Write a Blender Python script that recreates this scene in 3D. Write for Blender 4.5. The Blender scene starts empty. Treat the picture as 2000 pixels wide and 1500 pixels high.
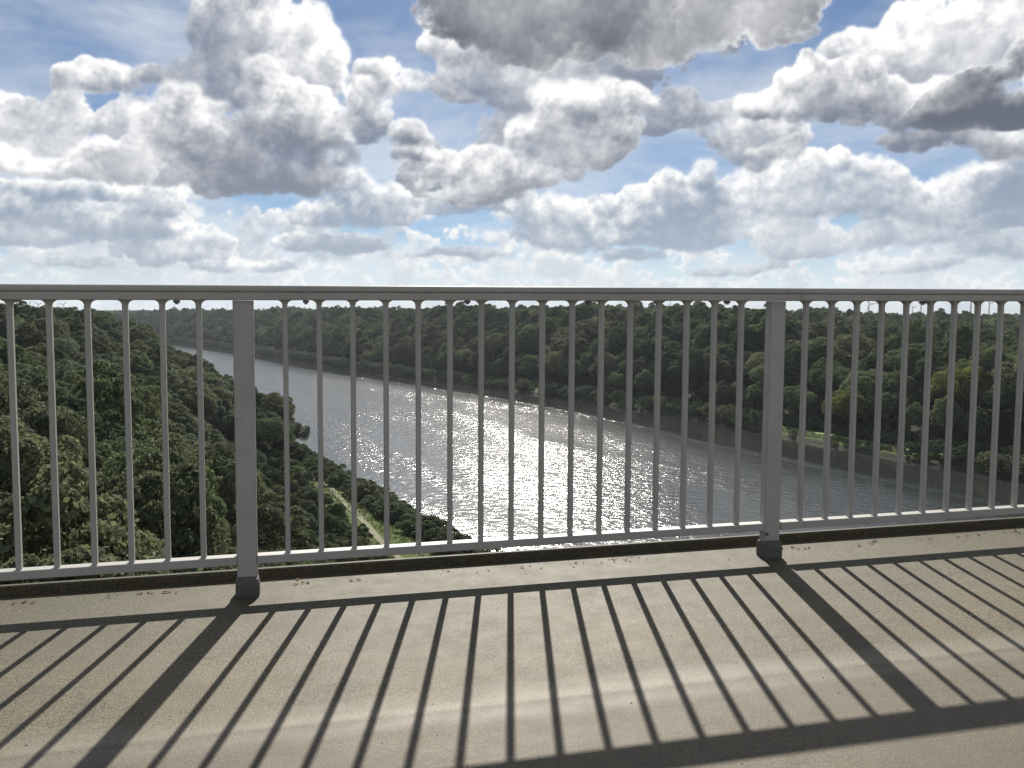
import bpy, bmesh, math, random, time
import numpy as np
from mathutils import Vector, Matrix, Euler

SKYS = 0.05
EXPO = 0.5
HAZE = 5e-05
CLOUDS = 0.65
DENOISE = True
NAZ = 1030
NEL = 366
T0 = time.time()
SC = bpy.context.scene
C = SC.collection
random.seed(4)
RNG = np.random.RandomState(4)

# ------------------------------------------------------------------ camera, sky, sun, exposure
EYE = 45.0                       # metres above the canal
cam_d = bpy.data.cameras.new("camera")
cam = bpy.data.objects.new("camera", cam_d); C.objects.link(cam)
cam_d.sensor_fit = 'HORIZONTAL'; cam_d.sensor_width = 36.0
cam_d.lens = 36.0*1770/2000
cam_d.clip_start = 0.05; cam_d.clip_end = 90000
_p, _r = .07766, .006            # pitch down, roll
_up0 = Vector((0, math.sin(_p), math.cos(_p))); _fw = Vector((0, math.cos(_p), -math.sin(_p)))
_rt = Vector((1, 0, 0))*math.cos(_r)+_up0*math.sin(_r); _up = -Vector((1, 0, 0))*math.sin(_r)+_up0*math.cos(_r)
cam.matrix_world = Matrix(((_rt.x, _up.x, -_fw.x, 0), (_rt.y, _up.y, -_fw.y, 0), (_rt.z, _up.z, -_fw.z, EYE), (0, 0, 0, 1)))
SC.camera = cam

SUN_EL, SUN_AZ = math.radians(36.0), math.radians(-0.1)    # azimuth from +Y towards +X
w = bpy.data.worlds.new("World"); SC.world = w; w.use_nodes = True
nt = w.node_tree; nt.nodes.clear()
sky = nt.nodes.new('ShaderNodeTexSky'); sky.sky_type = 'NISHITA'; sky.sun_disc = False
sky.sun_elevation = SUN_EL; sky.sun_rotation = SUN_AZ
sky.altitude = 50; sky.air_density = 0.75; sky.dust_density = 0.0; sky.ozone_density = 4.0
bg = nt.nodes.new('ShaderNodeBackground'); bg.inputs['Strength'].default_value = SKYS
ow = nt.nodes.new('ShaderNodeOutputWorld')
nt.links.new(sky.outputs[0], bg.inputs[0]); nt.links.new(bg.outputs[0], ow.inputs[0])

sun_d = bpy.data.lights.new("sun", 'SUN'); sun_d.energy = 5.0; sun_d.angle = math.radians(0.53)
sun_d.color = (1.0, .94, .84)
sun = bpy.data.objects.new("sun", sun_d); C.objects.link(sun)
sdir = Vector((math.sin(SUN_AZ)*math.cos(SUN_EL), math.cos(SUN_AZ)*math.cos(SUN_EL), math.sin(SUN_EL)))
sun.rotation_euler = sdir.to_track_quat('Z', 'Y').to_euler()
sun.location = (0, 300, 400)
SC.view_settings.view_transform = 'Standard'; SC.view_settings.look = 'None'
SC.view_settings.exposure = EXPO; SC.view_settings.gamma = 1.0
SC.view_settings.use_curve_mapping = False
SC.cycles.max_bounces = 6; SC.cycles.diffuse_bounces = 2; SC.cycles.glossy_bounces = 3
SC.cycles.transmission_bounces = 2; SC.cycles.transparent_max_bounces = 6; SC.cycles.volume_bounces = 0
SC.cycles.caustics_reflective = False; SC.cycles.caustics_refractive = False
SC.cycles.sample_clamp_indirect = 4.0
SC.cycles.use_denoising = DENOISE
SC.cycles.denoising_prefilter = 'FAST'

# ------------------------------------------------------------------ helpers
def tag(o, label=None, cat=None, group=None, kind=None):
    if label: o['label'] = label
    if cat: o['category'] = cat
    if group: o['group'] = group
    if kind: o['kind'] = kind
    return o
def mesh_np(name, co, faces, smooth=False, mat=None):
    """co Nx3, faces Mx3 or Mx4 arrays (fast path)"""
    me = bpy.data.meshes.new(name)
    co = np.asarray(co, np.float32); faces = np.asarray(faces, np.int32)
    k = faces.shape[1]
    me.vertices.add(len(co)); me.vertices.foreach_set('co', co.ravel())
    me.loops.add(faces.size); me.loops.foreach_set('vertex_index', faces.ravel())
    me.polygons.add(len(faces)); me.polygons.foreach_set('loop_start', np.arange(0, faces.size, k, dtype=np.int32))
    if smooth: me.polygons.foreach_set('use_smooth', np.ones(len(faces), bool))
    me.update(calc_edges=True)
    if mat: me.materials.append(mat)
    return me
def link(name, me, parent=None, loc=(0, 0, 0), rot=(0, 0, 0)):
    o = bpy.data.objects.new(name, me); C.objects.link(o)
    o.location = loc; o.rotation_euler = rot
    if parent: o.parent = parent
    return o
def empty(name, loc=(0, 0, 0), rz=0.0):
    o = bpy.data.objects.new(name, None); C.objects.link(o)
    o.location = loc; o.rotation_euler = (0, 0, rz); o.empty_display_size = .2
    return o
def box_bm(bm, x0, x1, y0, y1, z0, z1):
    vs = [bm.verts.new(p) for p in ((x0,y0,z0),(x1,y0,z0),(x1,y1,z0),(x0,y1,z0),(x0,y0,z1),(x1,y0,z1),(x1,y1,z1),(x0,y1,z1))]
    for f in ((3,2,1,0),(4,5,6,7),(0,1,5,4),(1,2,6,5),(2,3,7,6),(3,0,4,7)): bm.faces.new([vs[i] for i in f])
    return vs
def box_obj(name, dims, mat, parent=None, bevel=0.0, segs=2):
    bm = bmesh.new(); box_bm(bm, *dims)
    if bevel: bmesh.ops.bevel(bm, geom=bm.edges[:], offset=bevel, segments=segs, affect='EDGES', profile=.5)
    me = bpy.data.meshes.new(name); bm.to_mesh(me); bm.free(); me.materials.append(mat)
    if bevel:
        for p in me.polygons: p.use_smooth = True
    o = link(name, me, parent)
    return o
def new_mat(name):
    m = bpy.data.materials.new(name); m.use_nodes = True
    n = m.node_tree.nodes; n.clear()
    out = n.new('ShaderNodeOutputMaterial')
    return m, m.node_tree, n, m.node_tree.links, out
def N(nodes, t, **kw):
    n = nodes.new(t)
    for k, v in kw.items(): setattr(n, k, v)
    return n
def noise(nodes, links, vec, scale, detail=4, rough=.55, dist=0.0):
    n = nodes.new('ShaderNodeTexNoise'); n.inputs['Scale'].default_value = scale
    n.inputs['Detail'].default_value = detail; n.inputs['Roughness'].default_value = rough
    n.inputs['Distortion'].default_value = dist
    if vec is not None: links.new(vec, n.inputs['Vector'])
    return n.outputs['Fac']
def ramp(nodes, links, fac, stops):
    r = nodes.new('ShaderNodeValToRGB'); e = r.color_ramp.elements
    while len(e) < len(stops): e.new(.5)
    for i, (p, c) in enumerate(stops):
        e[i].position = p; e[i].color = (*c, 1) if len(c) == 3 else c
    links.new(fac, r.inputs[0]); return r.outputs[0]
def mth(nodes, links, op, a, b=None, c=None, clamp=False):
    n = nodes.new('ShaderNodeMath'); n.operation = op; n.use_clamp = clamp
    for i, v in enumerate((a, b, c)):
        if v is None: continue
        if isinstance(v, (int, float)): n.inputs[i].default_value = v
        else: links.new(v, n.inputs[i])
    return n.outputs[0]
def mixc(nodes, links, fac, a, b):
    n = nodes.new('ShaderNodeMix'); n.data_type = 'RGBA'
    for s, v in ((n.inputs[0], fac), (n.inputs[6], a), (n.inputs[7], b)):
        if isinstance(v, (int, float)): s.default_value = v
        elif isinstance(v, tuple): s.default_value = (*v, 1)
        else: links.new(v, s)
    return n.outputs[2]
def bump(nodes, links, h, strength, dist, normal=None):
    b = nodes.new('ShaderNodeBump'); b.inputs['Strength'].default_value = strength; b.inputs['Distance'].default_value = dist
    links.new(h, b.inputs['Height'])
    if normal is not None: links.new(normal, b.inputs['Normal'])
    return b.outputs[0]
def sstep(a, b, x):
    t = np.clip((x-a)/(b-a), 0, 1); return t*t*(3-2*t)
# ------------------------------------------------------------------ materials
def mat_concrete():
    m, t, n, l, out = new_mat("deck_concrete")
    tc = n.new('ShaderNodeTexCoord'); ob = tc.outputs['Object']
    sep = n.new('ShaderNodeSeparateXYZ'); l.new(ob, sep.inputs[0]); nn = sep.outputs[1]
    a = noise(n, l, ob, 1.3, 6, .6); b = noise(n, l, ob, 9, 5, .6); c = noise(n, l, ob, 170, 3, .7); d = noise(n, l, ob, 420, 2, .6)
    mp = n.new('ShaderNodeMapping'); mp.inputs['Scale'].default_value = (1.2, 14, 1); l.new(ob, mp.inputs[0])
    s = noise(n, l, mp.outputs[0], 1.6, 4, .6)
    col = ramp(n, l, a, [(.3, (.102, .084, .051)), (.7, (.138, .115, .073))])
    col = mixc(n, l, mth(n, l, 'MULTIPLY', ramp(n, l, b, [(.35, (0, 0, 0)), (.75, (1, 1, 1))]), .35), col, (.152, .132, .098))
    col = mixc(n, l, mth(n, l, 'MULTIPLY', ramp(n, l, s, [(.45, (0, 0, 0)), (.7, (1, 1, 1))]), .35), col, (.078, .069, .050))
    st = noise(n, l, ob, 3.1, 7, .72, .5)
    col = mixc(n, l, mth(n, l, 'MULTIPLY', ramp(n, l, st, [(.50, (0, 0, 0)), (.66, (1, 1, 1))]), .40), col, (.058, .050, .036))
    st2 = noise(n, l, mp.outputs[0], 3.3, 6, .7, .8)
    col = mixc(n, l, mth(n, l, 'MULTIPLY', ramp(n, l, st2, [(.54, (0, 0, 0)), (.68, (1, 1, 1))]), .35), col, (.175, .158, .130))
    # greenish weathering near the outer edge
    ed = mth(n, l, 'MULTIPLY', ramp(n, l, mth(n, l, 'MULTIPLY_ADD', b, .35, mth(n, l, 'SUBTRACT', nn, 3.0)), [(.1, (0, 0, 0)), (.6, (1, 1, 1))]), .72)
    col = mixc(n, l, ed, col, (.078, .072, .044))
    dl = mth(n, l, 'MULTIPLY', ramp(n, l, mth(n, l, 'MULTIPLY_ADD', st, .22, mth(n, l, 'SUBTRACT', nn, 3.42)), [(.26, (0, 0, 0)), (.48, (1, 1, 1))]), .6)
    col = mixc(n, l, dl, col, (.050, .044, .026))
    # grit
    g = ramp(n, l, c, [(.40, (.50, .50, .50)), (.5, (.97, .97, .97)), (.60, (1.6, 1.58, 1.52))])
    mx = n.new('ShaderNodeMix'); mx.data_type = 'RGBA'; mx.blend_type = 'MULTIPLY'; mx.inputs[0].default_value = 1
    l.new(col, mx.inputs[6]); l.new(g, mx.inputs[7]); col = mx.outputs[2]
    # worn strip where two coats of the surfacing meet
    wob = mth(n, l, 'MULTIPLY', mth(n, l, 'SUBTRACT', noise(n, l, mp.outputs[0], .5, 3), .5), .10)
    rr = mth(n, l, 'ADD', nn, wob)
    strip = ramp(n, l, mth(n, l, 'SUBTRACT', rr, 2.2), [(.10, (0, 0, 0)), (.15, (.8, .8, .8)), (.20, (.45, .45, .45)), (.235, (1, 1, 1)), (.36, (0, 0, 0))])
    stripb = mth(n, l, 'MULTIPLY', strip, mth(n, l, 'MULTIPLY_ADD', st, 1.5, -.1), clamp=True)
    big = noise(n, l, ob, .9, 3, .5, .3)
    col = mixc(n, l, mth(n, l, 'MULTIPLY', ramp(n, l, big, [(.42, (0, 0, 0)), (.62, (1, 1, 1))]), .30), col, (.070, .062, .046))
    col = mixc(n, l, mth(n, l, 'MULTIPLY', stripb, .8), col, (.235, .208, .165))
    inner = mth(n, l, 'LESS_THAN', rr, 2.41)
    col = mixc(n, l, mth(n, l, 'MULTIPLY', inner, .45), col, (.128, .111, .086))
    # hairline cracks
    vo = n.new('ShaderNodeTexVoronoi'); vo.feature = 'DISTANCE_TO_EDGE'; vo.inputs['Scale'].default_value = 1.1
    wv = n.new('ShaderNodeVectorMath'); wv.operation = 'ADD'; nz = n.new('ShaderNodeTexNoise'); nz.inputs['Scale'].default_value = 3; l.new(ob, nz.inputs[0])
    l.new(ob, wv.inputs[0]); l.new(nz.outputs['Color'], wv.inputs[1]); l.new(wv.outputs[0], vo.inputs['Vector'])
    ck = mth(n, l, 'MULTIPLY', mth(n, l, 'LESS_THAN', vo.outputs['Distance'], .0035), mth(n, l, 'GREATER_THAN', a, .53))
    col = mixc(n, l, mth(n, l, 'MULTIPLY', ck, .35), col, (.05, .045, .04))
    p = n.new('ShaderNodeBsdfPrincipled'); l.new(col, p.inputs['Base Color'])
    ro = mth(n, l, 'MULTIPLY_ADD', strip, -.08, mth(n, l, 'MULTIPLY_ADD', b, .2, .55)); l.new(ro, p.inputs['Roughness'])
    p.inputs['Specular IOR Level'].default_value = .24
    h = mth(n, l, 'ADD', mth(n, l, 'MULTIPLY', c, .6), mth(n, l, 'MULTIPLY', d, .35))
    h = mth(n, l, 'ADD', h, mth(n, l, 'MULTIPLY', st, 2.2))
    l.new(bump(n, l, h, .75, .0024), p.inputs['Normal'])
    l.new(p.outputs[0], out.inputs[0]); return m
def mat_paint(name, col, rough=.42, dirt=.35, scale=1.0):
    m, t, n, l, out = new_mat(name)
    tc = n.new('ShaderNodeTexCoord'); ge = n.new('ShaderNodeNewGeometry')
    a = noise(n, l, ge.outputs['Position'], 5*scale, 6, .65); b = noise(n, l, ge.outputs['Position'], 60*scale, 3, .6)
    dk = tuple(c*.62 for c in col)
    c = mixc(n, l, mth(n, l, 'MULTIPLY', ramp(n, l, a, [(.42, (0, 0, 0)), (.72, (1, 1, 1))]), dirt), col, dk)
    c = mixc(n, l, mth(n, l, 'MULTIPLY', ramp(n, l, b, [(.62, (0, 0, 0)), (.75, (1, 1, 1))]), .3), c, dk)
    p = n.new('ShaderNodeBsdfPrincipled'); l.new(c, p.inputs['Base Color']); 
    l.new(mth(n, l, 'MULTIPLY_ADD', a, .25, rough-.1), p.inputs['Roughness'])
    p.inputs['Specular IOR Level'].default_value = .4
    l.new(bump(n, l, mth(n, l, 'ADD', a, mth(n, l, 'MULTIPLY', b, .4)), .25, .0015), p.inputs['Normal'])
    l.new(p.outputs[0], out.inputs[0]); return m
def mat_leaf(name, c1, c2, c3, transl=.42):
    m, t, n, l, out = new_mat(name)
    oi = n.new('ShaderNodeObjectInfo'); ge = n.new('ShaderNodeNewGeometry')
    tc = n.new('ShaderNodeTexCoord')
    f = noise(n, l, tc.outputs['Object'], .55, 3, .6)
    r = mth(n, l, 'ADD', mth(n, l, 'MULTIPLY', f, .8), mth(n, l, 'MULTIPLY', mth(n, l, 'SUBTRACT', oi.outputs['Random'], .5), .45))
    r = mth(n, l, 'ADD', r, mth(n, l, 'MULTIPLY', mth(n, l, 'SUBTRACT', ge.outputs['Random Per Island'], .5), .45))
    c = ramp(n, l, r, [(.12, c1), (.42, c2), (.8, c3)])
    d = n.new('ShaderNodeBsdfDiffuse'); l.new(c, d.inputs[0])
    tr = n.new('ShaderNodeBsdfTranslucent')
    hs = n.new('ShaderNodeHueSaturation'); hs.inputs['Hue'].default_value = .495; hs.inputs['Saturation'].default_value = .92; hs.inputs['Value'].default_value = 1.3
    l.new(c, hs.inputs['Color']); l.new(hs.outputs[0], tr.inputs[0])
    mx = n.new('ShaderNodeMixShader'); mx.inputs[0].default_value = transl
    l.new(d.outputs[0], mx.inputs[1]); l.new(tr.outputs[0], mx.inputs[2])
    gl = n.new('ShaderNodeBsdfGlossy'); gl.inputs['Roughness'].default_value = .6; gl.inputs[0].default_value = (1, 1, 1, 1)
    m2 = n.new('ShaderNodeMixShader'); m2.inputs[0].default_value = .018
    l.new(mx.outputs[0], m2.inputs[1]); l.new(gl.outputs[0], m2.inputs[2])
    l.new(m2.outputs[0], out.inputs[0]); return m
def mat_simple(name, col, rough=.8, nscale=4.0, var=.3, coord='Object'):
    m, t, n, l, out = new_mat(name)
    tc = n.new('ShaderNodeTexCoord'); a = noise(n, l, tc.outputs[coord], nscale, 5, .6)
    c = ramp(n, l, a, [(.3, tuple(v*(1-var) for v in col)), (.7, tuple(v*(1+var) for v in col))])
    p = n.new('ShaderNodeBsdfPrincipled'); l.new(c, p.inputs['Base Color']); p.inputs['Roughness'].default_value = rough
    l.new(bump(n, l, a, .3, .02/nscale), p.inputs['Normal'])
    l.new(p.outputs[0], out.inputs[0]); return m
def mat_ground():
    m, t, n, l, out = new_mat("bank_ground")
    uv = n.new('ShaderNodeUVMap'); uv.uv_map = 'bank'
    sep = n.new('ShaderNodeSeparateXYZ'); l.new(uv.outputs[0], sep.inputs[0]); s = sep.outputs[0]     # metres inland from either shore
    ge = n.new('ShaderNodeNewGeometry'); P = ge.outputs['Position']
    a = noise(n, l, P, .35, 6, .65); b = noise(n, l, P, 2.5, 4, .6)
    grass = ramp(n, l, mth(n, l, 'ADD', mth(n, l, 'MULTIPLY', a, .6), mth(n, l, 'MULTIPLY', b, .4)), [(.3, (.036, .056, .014)), (.5, (.070, .100, .024)), (.65, (.095, .115, .034)), (.82, (.105, .125, .040))])
    stone = ramp(n, l, b, [(.35, (.018, .022, .011)), (.7, (.048, .052, .026))])
    floor_ = ramp(n, l, a, [(.35, (.014, .018, .008)), (.7, (.034, .036, .016))])
    sw = mth(n, l, 'ADD', s, mth(n, l, 'MULTIPLY', mth(n, l, 'SUBTRACT', b, .5), 1.6))
    c = mixc(n, l, mth(n, l, 'GREATER_THAN', sw, 1.6), stone, grass)
    c = mixc(n, l, ramp(n, l, mth(n, l, 'MULTIPLY', mth(n, l, 'SUBTRACT', sw, 14), .1), [(.1, (0, 0, 0)), (.6, (1, 1, 1))]), c, floor_)
    p = n.new('ShaderNodeBsdfPrincipled'); l.new(c, p.inputs['Base Color']); p.inputs['Roughness'].default_value = .9
    p.inputs['Specular IOR Level'].default_value = .1
    l.new(bump(n, l, b, .6, .25), p.inputs['Normal'])
    l.new(p.outputs[0], out.inputs[0]); return m
def mat_water():
    m, t, n, l, out = new_mat("canal_water")
    uv = n.new('ShaderNodeUVMap'); uv.uv_map = 'bank'; U = uv.outputs[0]
    sep = n.new('ShaderNodeSeparateXYZ'); l.new(U, sep.inputs[0]); u, v = sep.outputs[0], sep.outputs[1]
    ge = n.new('ShaderNodeNewGeometry'); P = ge.outputs['Position']
    mp = n.new('ShaderNodeMapping'); mp.inputs['Rotation'].default_value = (0, 0, .35); mp.inputs['Scale'].default_value = (1, 1.5, 1); l.new(P, mp.inputs[0])
    w1 = noise(n, l, mp.outputs[0], .30, 2, .5, .4); w2 = noise(n, l, mp.outputs[0], 1.0, 1, .5, .3); w3 = noise(n, l, mp.outputs[0], 3.2, 2, .6)
    # gust patches, long and thin along the canal
    gm = n.new('ShaderNodeMapping'); gm.inputs['Scale'].default_value = (.028, .006, 1); l.new(U, gm.inputs[0])
    gu = noise(n, l, gm.outputs[0], 1, 5, .55, .6)
    g = ramp(n, l, gu, [(.38, (.40, .40, .40)), (.56, (1, 1, 1))])
    # calmer towards the far shore
    cl = ramp(n, l, mth(n, l, 'MULTIPLY', u, -.01), [(.0, (.07, .07, .07)), (.26, (.16, .16, .16)), (.40, (.75, .75, .75)), (.62, (1, 1, 1))])
    amp = mth(n, l, 'MULTIPLY', g, cl)
    h = mth(n, l, 'ADD', mth(n, l, 'MULTIPLY', w1, .25), mth(n, l, 'ADD', mth(n, l, 'MULTIPLY', w2, .078), mth(n, l, 'MULTIPLY', w3, .026)))
    h = mth(n, l, 'MULTIPLY', h, amp)
    wn = n.new('ShaderNodeMapping'); wn.inputs['Scale'].default_value = (0, .012, 1); l.new(U, wn.inputs[0])
    uo = mth(n, l, 'MULTIPLY_ADD', mth(n, l, 'SUBTRACT', noise(n, l, wn.outputs[0], 1, 3), .5), 14, u)
    for uc, wd, hh_ in ((-33, 2.4, .12),):
        q_ = mth(n, l, 'DIVIDE', mth(n, l, 'SUBTRACT', uo, uc), wd)
        gsn = mth(n, l, 'EXPONENT', mth(n, l, 'MULTIPLY', mth(n, l, 'MULTIPLY', q_, q_), -1))
        h = mth(n, l, 'ADD', h, mth(n, l, 'MULTIPLY', gsn, mth(n, l, 'MULTIPLY', w2, hh_)))
    p = n.new('ShaderNodeBsdfPrincipled')
    p.inputs['Base Color'].default_value = (.028, .031, .030, 1)
    l.new(mth(n, l, 'MULTIPLY_ADD', cl, .135, .045), p.inputs['Roughness'])
    p.inputs['IOR'].default_value = 1.58
    p.inputs['Specular IOR Level'].default_value = .5
    l.new(bump(n, l, h, 1.0, 1.6), p.inputs['Normal'])
    l.new(p.outputs[0], out.inputs[0]); return m
M_CONC = mat_concrete()
M_PAINT = mat_paint("grey_rail_paint", (.42, .404, .366))
M_SLEEVE = mat_paint("dark_weathered_sleeve", (.115, .108, .094), .6, .6)
M_CLIP = mat_paint("dark_clip", (.06, .06, .06), .5)
M_BARK = mat_simple("bark", (.07, .055, .04), .9, 3)
M_GROUND = mat_ground(); M_WATER = mat_water()
M_PATH = mat_simple("gravel_path", (.165, .165, .090), .9, 40, .2, 'Generated')
M_STONE = mat_simple("pale_stone", (.55, .53, .48), .8, 6)
M_TURB = mat_simple("turbine_dark_grey", (.11, .12, .135), .5, .02, .05)  # white turbines darkened in colour, as if backlit against the sky
LEAF = {
 'dark green': mat_leaf("leaf_dark_green", (0.035, 0.055, 0.026), (0.071, 0.103, 0.046), (0.128, 0.164, 0.069)),
 'mid green': mat_leaf("leaf_mid_green", (0.048, 0.073, 0.031), (0.099, 0.134, 0.056), (0.172, 0.214, 0.090)),
 'olive green': mat_leaf("leaf_olive", (0.054, 0.068, 0.035), (0.109, 0.129, 0.063), (0.183, 0.200, 0.102)),
 'grey-green': mat_leaf("leaf_grey_green", (0.051, 0.073, 0.043), (0.101, 0.132, 0.078), (0.174, 0.208, 0.134)),
 'yellow-green': mat_leaf("leaf_yellow_green", (0.088, 0.110, 0.026), (0.206, 0.227, 0.046), (0.331, 0.335, 0.078)),
}
M_CONIFER = mat_leaf("needles", (.008, .015, .009), (.016, .028, .014), (.032, .046, .020), .15)

# ------------------------------------------------------------------ canal and land
YF = np.array([-6000, -200, 0, 246, 293, 338, 396, 440, 528, 696, 989, 1339, 1700, 2200, 4000, 15000.])
XF = np.array([3270., 366, 264, 140, 117, 97, 77, 50, 0, -118, -280, -499, -880, -1600, -4300, -12000.])
_fy = np.arange(-3500, 13000, 10.); _fx = np.interp(_fy, YF, XF)
_k = np.hanning(13); _k /= _k.sum(); _fx = np.convolve(np.pad(_fx, 6, mode='reflect', reflect_type='odd'), _k, 'valid')
def xfar(Y): return np.interp(Y, _fy, _fx)
CN = .885; WID = 169.0
class P2:
    def __init__(s, seed):
        r = np.random.RandomState(seed); s.a = r.rand(256, 256)
    def __call__(s, x, y):
        xi = np.floor(x).astype(int); yi = np.floor(y).astype(int); u = x-xi; v = y-yi; u = u*u*(3-2*u); v = v*v*(3-2*v)
        A = s.a; xi &= 255; yi &= 255; x1 = (xi+1) & 255; y1 = (yi+1) & 255
        return (A[xi, yi]*(1-u)+A[x1, yi]*u)*(1-v)+(A[xi, y1]*(1-u)+A[x1, y1]*u)*v-.5
VN = P2(5)
def land(X, Y):
    X = np.asarray(X, float); Y = np.asarray(Y, float)
    u = (X-xfar(Y))*CN; w = -WID-u
    th = X/np.maximum(Y, 60.)
    wob = VN(X/6., Y/6.)*1.2+VN(X/23., Y/23.)*1.2
    # far side
    P = 25.5-4.5*sstep(.2, .36, th)-10*sstep(.16, .38, th)*sstep(800, 420, Y) + VN(X/160., Y/160.)*7*sstep(40, 160, u)
    P = P+10*np.exp(-((X+632)**2+(Y-2000)**2)/(2*38.**2))
    e = u+wob*.6
    zf = -3+4.2*sstep(-5, 2.2, e)+1.0*sstep(2, 6, e)+(P-2.2)*sstep(12, 12+P*3.3, u)
    # near side
    e = w+wob*.6
    Pn = 24.5+1.5*sstep(.2, .55, -th)+VN(X/120.+9, Y/120.)*5 - 6*sstep(600, 1300, Y)
    zn = -3+4.4*sstep(-5, 2.2, e)+1.2*sstep(2, 8, e)+(Pn-2.6)*(sstep(15, 95, w)*(1-sstep(280, 420, Y))+sstep(6, 62, w)*sstep(280, 420, Y))
    z = np.where(u > -WID/2, zf, zn)
    return z, u, w
us = np.concatenate([-WID-np.array([14000, 9000, 6000, 4000, 2800, 2000, 1500, 1100, 800, 600, 450, 340, 260, 200, 160, 130]), -WID-np.arange(108, 24, -6.), -WID-np.arange(24, -6, -1.25),
    [-120, -80, -40], np.arange(-6, 20, 1.25), np.arange(22, 100, 5.), [110, 130, 160, 200, 260, 340, 450, 600, 800, 1100, 1500, 2000, 2800, 4000, 6000, 9000, 13000]])
vs = np.concatenate([[-3000, -1500, -700, -300, -150, -60], np.arange(0, 700, 2.5), np.arange(700, 1600, 10.), np.geomspace(1620, 12000, 50)])
us = np.clip(us, -14000, 14000)
U, V = np.meshgrid(us, vs)
Xg = xfar(V)+U/CN; Xg = np.clip(Xg, -12000, 12000); Yg = V
Zg, u_, w_ = land(Xg, Yg)
co = np.stack([Xg, Yg, Zg], -1).reshape(-1, 3)
nu, nv = len(us), len(vs)
idx = np.arange(nu*nv).reshape(nv, nu)
fc = np.stack([idx[:-1, :-1], idx[:-1, 1:], idx[1:, 1:], idx[1:, :-1]], -1).reshape(-1, 4)
me = mesh_np("land", co, fc, True, M_GROUND)
uvl = me.uv_layers.new(name='bank')
sh_ = np.where(u_ > -WID/2, u_, w_).ravel(); uvd = np.stack([sh_, V.ravel()], -1)[fc.ravel()]
uvl.data.foreach_set('uv', uvd.astype(np.float32).ravel())
tag(link("land", me), "wooded ground either side of the canal with grassy banks", kind='structure')
# water
uw = np.linspace(-WID-8, 8, 24); U2, V2 = np.meshgrid(uw, vs)
X2 = np.clip(xfar(V2)+U2/CN, -12000, 12000)
co = np.stack([X2, V2, np.zeros_like(X2)], -1).reshape(-1, 3); n2_ = len(uw)
idx = np.arange(n2_*nv).reshape(nv, n2_)
fc = np.stack([idx[:-1, :-1], idx[:-1, 1:], idx[1:, 1:], idx[1:, :-1]], -1).reshape(-1, 4)
me = mesh_np("water", co, fc, True, M_WATER)
uvl = me.uv_layers.new(name='bank'); uvl.data.foreach_set('uv', np.stack([U2.ravel(), V2.ravel()], -1)[fc.ravel()].astype(np.float32).ravel())
WATER = tag(link("water", me), "wide canal with sun glitter on small waves", kind='structure')
# towpaths: strips lying on the land
def path_strip(name, side, c0, half, v0, v1, label, mat):
    vv = np.arange(v0, v1, 2.5)
    cc = (c0 if side > 0 else np.interp(vv, [150, 166, 189, 223, 300], [13.6, 12.4, 9.4, 6.0, 5.6]))+VN(vv/25.+3, vv*0+side*7.)*(2.2 if side > 0 else .5)
    rows = []
    for k in (-1, 0, 1):
        off = cc+k*half
        uu = off if side > 0 else -WID-off
        X = xfar(vv)+uu/CN; z, _, _ = land(X, vv); rows.append(np.stack([X, vv, z], -1))
    R_ = np.stack(rows, 1); R_[:, :, 2] = R_[:, :, 2].max(axis=1, keepdims=True)+.12
    co = R_.reshape(-1, 3); idx = np.arange(len(co)).reshape(-1, 3)
    fc = np.stack([idx[:-1, :-1], idx[:-1, 1:], idx[1:, 1:], idx[1:, :-1]], -1).reshape(-1, 4)
    return tag(link(name, mesh_np(name, co, fc, True, mat)), label, kind='structure')
path_strip("towpath", -1, 11.5, .62, 60, 600, "pale gravel path running along the left bank below the wood", M_PATH)
path_strip("grass_track", 1, 7.6, 1.9, 100, 900, "grassy track along the right bank of the canal", mat_simple("mown_grass", (.14, .185, .045), .9, .3, .25))

# ------------------------------------------------------------------ trees
def crown_mesh(name, seed, R=3.9, Hh=4.6, zc=9.0, clumps=52, cards=470, card=.135, flat=1.0, spike=0.0):
    r = np.random.RandomState(seed)
    # clump centres on a lumpy dome
    i = np.arange(clumps)+.5
    cz = 1-1.45*i/clumps; ph = i*2.39996+r.uniform(0, 6)
    lob = 1+.20*np.sin(ph*2+r.uniform(0, 6))+.14*np.sin(ph*3+r.uniform(0, 6)+cz*3)
    rad = np.sqrt(np.clip(1-cz*cz, 0, 1))
    rr = r.uniform(.72, 1.0, clumps)
    cen = np.stack([rad*np.cos(ph)*R*lob*rr, rad*np.sin(ph)*R*lob*rr, zc+cz*Hh*rr*(1+.12*np.sin(ph))], -1)
    cr = r.uniform(.75, 1.5, clumps)*R/3.9
    n_ = clumps*cards
    c = np.repeat(cen, cards, 0); q = np.repeat(cr, cards)
    d = r.normal(size=(n_, 3)); d[:, 2] += .35
    out = c-np.array([0, 0, zc-1.5]); out /= np.linalg.norm(out, axis=1, keepdims=True)+1e-6
    d = d/np.linalg.norm(d, axis=1, keepdims=True)+out*.55; d /= np.linalg.norm(d, axis=1, keepdims=True)
    pos = c+d*(q*r.uniform(.55, 1.08, n_)**.6)[:, None]*np.array([1, 1, .78])
    # a few stray sprays beyond the outline
    nrm = d+r.normal(size=(n_, 3))*.75; nrm /= np.linalg.norm(nrm, axis=1, keepdims=True)
    t = np.cross(nrm, r.normal(size=(n_, 3))); t /= np.linalg.norm(t, axis=1, keepdims=True); b = np.cross(nrm, t)
    s = (card*r.uniform(.6, 1.35, n_))[:, None]
    co = np.stack([pos-t*s*.9, pos-b*s*.62, pos+t*s*1.1, pos+b*s*.62], 1).reshape(-1, 3)
    return mesh_np(name, co, np.arange(n_*4).reshape(-1, 4))
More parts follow.
